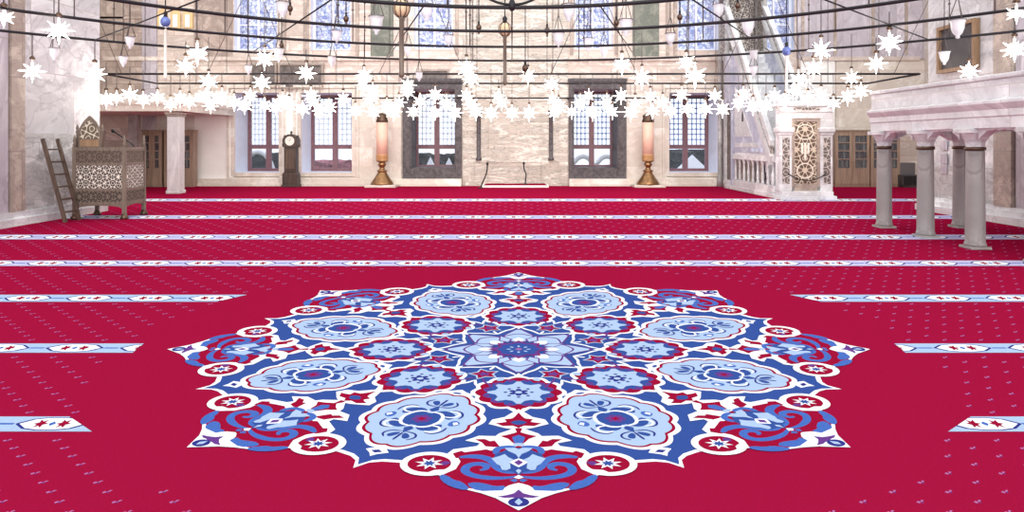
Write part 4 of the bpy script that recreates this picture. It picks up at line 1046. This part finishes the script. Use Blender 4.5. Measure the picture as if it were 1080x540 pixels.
big = [(34,75,10),(62,32,12),(100,78,10),(208,56,11),(196,70,9),(220,86,9),(279,62,10),(276,87,9),(323,77,9),(384,80,8),(383,90,7),(492,72,10),(497,83,9),(430,90,8),(557,80,8),(582,89,8),(656,68,10),(677,82,10),(724,66,9),(733,80,11),(866,53,11),(858,72,9),(842,85,10),(938,45,11),(924,67,9),(898,82,8),(1070,52,11),(1072,14,9),(1022,75,9),(4,18,9)]
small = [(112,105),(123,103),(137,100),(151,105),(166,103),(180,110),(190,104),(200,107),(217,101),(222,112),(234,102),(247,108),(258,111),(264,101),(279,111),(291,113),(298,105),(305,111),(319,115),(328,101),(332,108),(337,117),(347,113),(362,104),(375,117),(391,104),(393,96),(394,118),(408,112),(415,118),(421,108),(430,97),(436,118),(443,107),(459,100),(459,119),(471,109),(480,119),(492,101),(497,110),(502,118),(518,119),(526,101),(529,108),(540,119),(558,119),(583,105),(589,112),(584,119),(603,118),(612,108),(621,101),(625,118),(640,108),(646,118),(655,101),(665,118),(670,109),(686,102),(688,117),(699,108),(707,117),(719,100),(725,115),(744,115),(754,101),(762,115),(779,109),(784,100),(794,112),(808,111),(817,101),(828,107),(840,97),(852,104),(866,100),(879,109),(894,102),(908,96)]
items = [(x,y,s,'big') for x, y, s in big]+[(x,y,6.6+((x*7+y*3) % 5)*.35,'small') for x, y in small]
cnt = {}
for it in sorted(items): cnt.setdefault((seg_of(it[0]), it[3]), []).append(it)
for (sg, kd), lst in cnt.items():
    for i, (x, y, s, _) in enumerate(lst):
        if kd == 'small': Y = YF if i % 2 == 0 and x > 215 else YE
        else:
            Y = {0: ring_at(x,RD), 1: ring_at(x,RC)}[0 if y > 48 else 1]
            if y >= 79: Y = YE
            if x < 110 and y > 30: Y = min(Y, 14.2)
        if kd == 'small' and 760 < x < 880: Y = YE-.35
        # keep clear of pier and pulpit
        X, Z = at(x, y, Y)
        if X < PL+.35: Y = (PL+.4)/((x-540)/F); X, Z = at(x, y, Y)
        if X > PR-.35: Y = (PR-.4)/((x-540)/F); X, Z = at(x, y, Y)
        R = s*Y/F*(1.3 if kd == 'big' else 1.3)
        o = bpy.data.objects.new('glare_lamp', GLARE_ME); col.objects.link(o); o.location = (X,Y,Z); o.scale = (R,R,R)
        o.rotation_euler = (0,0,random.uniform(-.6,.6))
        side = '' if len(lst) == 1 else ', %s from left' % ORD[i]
        if kd == 'big': lab = 'large glare-shaped lamp high before %s%s' % (sg, side); gr = 'large glare-shaped lamps'
        else: lab = 'small glare-shaped lamp low before %s%s' % (sg, side); gr = 'small glare-shaped lamps in the lowest row'
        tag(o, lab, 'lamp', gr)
        top = max(ZR, Z+R+.3) if Z+R < ZR else Z+R+1.0
        c = bpy.data.objects.new('chain', CH_ME); col.objects.link(c); c.parent = o
        c.rotation_euler = (0,0,0); c.location = (0,0,.9); c.scale = (1/R,1/R,(top-Z)/R-.9)
        c = bpy.data.objects.new('cap', CAP_ME); col.objects.link(c); c.parent = o; c.location = (0,0,.98); c.scale = (.6/R,.6/R,.6/R)
# glass lamps, eggs and drops hanging unlit
def glassbell(name, label, X, Y, Z, w, top):
    r = empty(name, (X,Y,Z), 0, label, 'lamp', 'clear glass lamps')
    R = w/2
    b = MB(); b.lathe([(R*.12,-R*1.5),(R*.3,-R*1.35),(R*.22,-R*1.15),(R*.55,-R*.8),(R*.78,-R*.2),(R*.85,R*.5),(R*1.05,R*1.0)],(0,0,0),14,0,True,False); b.build('glass_bowl', M['lampglass'], r)
    b = MB(); b.tube([(R*1.05*math.cos(2*PI*i/16),R*1.05*math.sin(2*PI*i/16),R) for i in range(16)], R*.07, 6, closed=True); b.build('rim', M['steel'], r)
    b = MB()
    for k in range(3):
        a = 2*PI*k/3+.4; b.tube([(R*1.05*math.cos(a),R*1.05*math.sin(a),R),(0,0,R+w*1.6)], .008, 5)
    b.tube([(0,0,R+w*1.6),(0,0,max(top-Z,R+w*1.6+.1))],.010,6); b.build('chain', M['chain'], r)
gl = [(57,56,9),(137,44,9),(130,64,8),(298,9,12),(355,38,10),(262,73,7),(294,57,10),(350,64,8),(397,25,14),(450,12,13),(473,42,9),(430,53,8),(442,80,7),(600,12,13),(589,41,11),(620,46,10),(637,54,9),(660,28,13),(707,41,10),(758,11,11),(789,28,13),(795,58,9),(795,74,8),(1010,29,14),(996,60,10)]
gs = {}
for g in sorted(gl): gs.setdefault(seg_of(g[0]), []).append(g)
for sg, lst in gs.items():
    for i, (x, y, w) in enumerate(lst):
        R = RB if y < 22 else (RC if y < 46 else RD); Y = ring_at(x, R)
        X, Z = at(x, y, Y)
        side = '' if len(lst) == 1 else ', %s from left' % ORD[i]
        glassbell('glass_lamp', 'clear glass bell lamp before %s%s' % (sg, side), X, Y, Z, w*Y/F*1.12, max(ZR, Z+1.6))
def pendant(x, y, w, kind, label, y2=None, R=None):
    Y = ring_at(x, R or RC); X, Z = at(x, y, Y); rad = w*Y/F/2
    r = empty({'egg':'egg_pendant','dark':'drop_pendant','blue':'ball_pendant'}[kind], (X,Y,Z), 0, label, 'pendant')
    b = MB(); b.sphere((0,0,0), rad, 14, 0, 1.15); b.build('ball', M[{'egg':'egg','dark':'bronze','blue':'bluegl'}[kind]], r)
    b = MB(); b.lathe([(rad*.5,rad*1.0),(rad*.3,rad*1.4),(rad*.45,rad*1.7),(.02,rad*2.2)],(0,0,0),10); b.tube([(0,0,rad*2),(0,0,max(ZR-Z,rad*2+1.4))],.011,6); b.build('chain', M['iron'], r)
    if kind == 'egg':
        b = MB()
        for k in range(4):
            a = PI*k/4; b.tube([(rad*1.04*math.sin(t)*math.cos(a),rad*1.04*math.sin(t)*math.sin(a),rad*1.19*math.cos(t)) for t in [2*PI*i/20 for i in range(20)]], rad*.06, 5, closed=True)
        b.build('cage', M['bronze'], r)
    if y2:
        Z2 = EYE-(y2-150)*Y/F-Z
        b = MB(); w2 = rad*.30
        b.lathe([(w2*1.6,-rad*1.1),(w2,-rad*1.3),(w2,Z2+.1),(w2*1.4,Z2+.06),(w2*.6,Z2)],(0,0,0),12); b.build('rod', M['panelw'] if kind == 'egg' else M['ivory'], r)
    elif kind == 'dark':
        b = MB(); b.lathe([(rad*.6,-rad*1.0),(rad*.25,-rad*1.5),(rad*.4,-rad*1.8),(.01,-rad*2.4)],(0,0,0),10); b.build('tip', M['bronze'], r)
pendant(423.5,9,17,'egg','ivory ribbed ball with long rod hanging left of the prayer niche',82,RB)
pendant(532.5,31,13,'egg','ivory ribbed ball with long rod hanging in the middle before the prayer niche',90,RC)
pendant(174.5,23,10,'blue','blue glass ball with long pale rod hanging near the white square column',84,RC)
pendant(829.5,54,9,'blue','blue glass ball with long white tube hanging above the pulpit gate',98,RD)
for x, y, w, lab in ((306,9,6,'upper of the dark drops near the first upper window'),(365,20,6,'dark bronze drop hanging by the second upper window'),(505,29,6,'dark bronze drop hanging left of the middle ribbed ball'),(577,32,6,'dark bronze drop hanging right of the middle ribbed ball'),(554,72,7,'low dark bronze drop hanging before the prayer niche'),(650,24,6,'dark bronze drop hanging by the fourth upper window'),(717,18,6,'dark bronze drop hanging by the fifth upper window'),(778,6,6,'dark bronze drop hanging above the pulpit stairs'),(297,48,5,'small dark bronze drop above the tall clock')):
    pendant(x, y, w, 'dark', lab, None, RB if y < 22 else (RC if y < 40 else RD))

# ------------------------------------------------------------------ light and camera
w = bpy.data.worlds.new('world'); scene.world = w; w.use_nodes = True
bg = w.node_tree.nodes['Background']; bg.inputs[0].default_value = (.93,.96,1.0,1); bg.inputs[1].default_value = 1.15
sun = bpy.data.lights.new('daylight', 'SUN'); sun.energy = 1.5; sun.angle = math.radians(60); sun.color = (1,.97,.93)  # soft sun added from behind the camera to brighten the walls
so = bpy.data.objects.new('daylight', sun); col.objects.link(so); so.rotation_euler = (math.radians(68), 0, 0); so.location = (0,0,12)
cam = bpy.data.cameras.new('camera'); cam.sensor_width = 36; cam.lens = 24.0; cam.shift_y = -120/1080
cam.clip_end = 200
co = bpy.data.objects.new('camera', cam); col.objects.link(co); co.location = (0,0,EYE); co.rotation_euler = (PI/2,0,0)
scene.camera = co
vs = scene.view_settings
vs.view_transform = 'Standard'; vs.look = 'None'; vs.gamma = 1; vs.use_curve_mapping = False; vs.exposure = .43
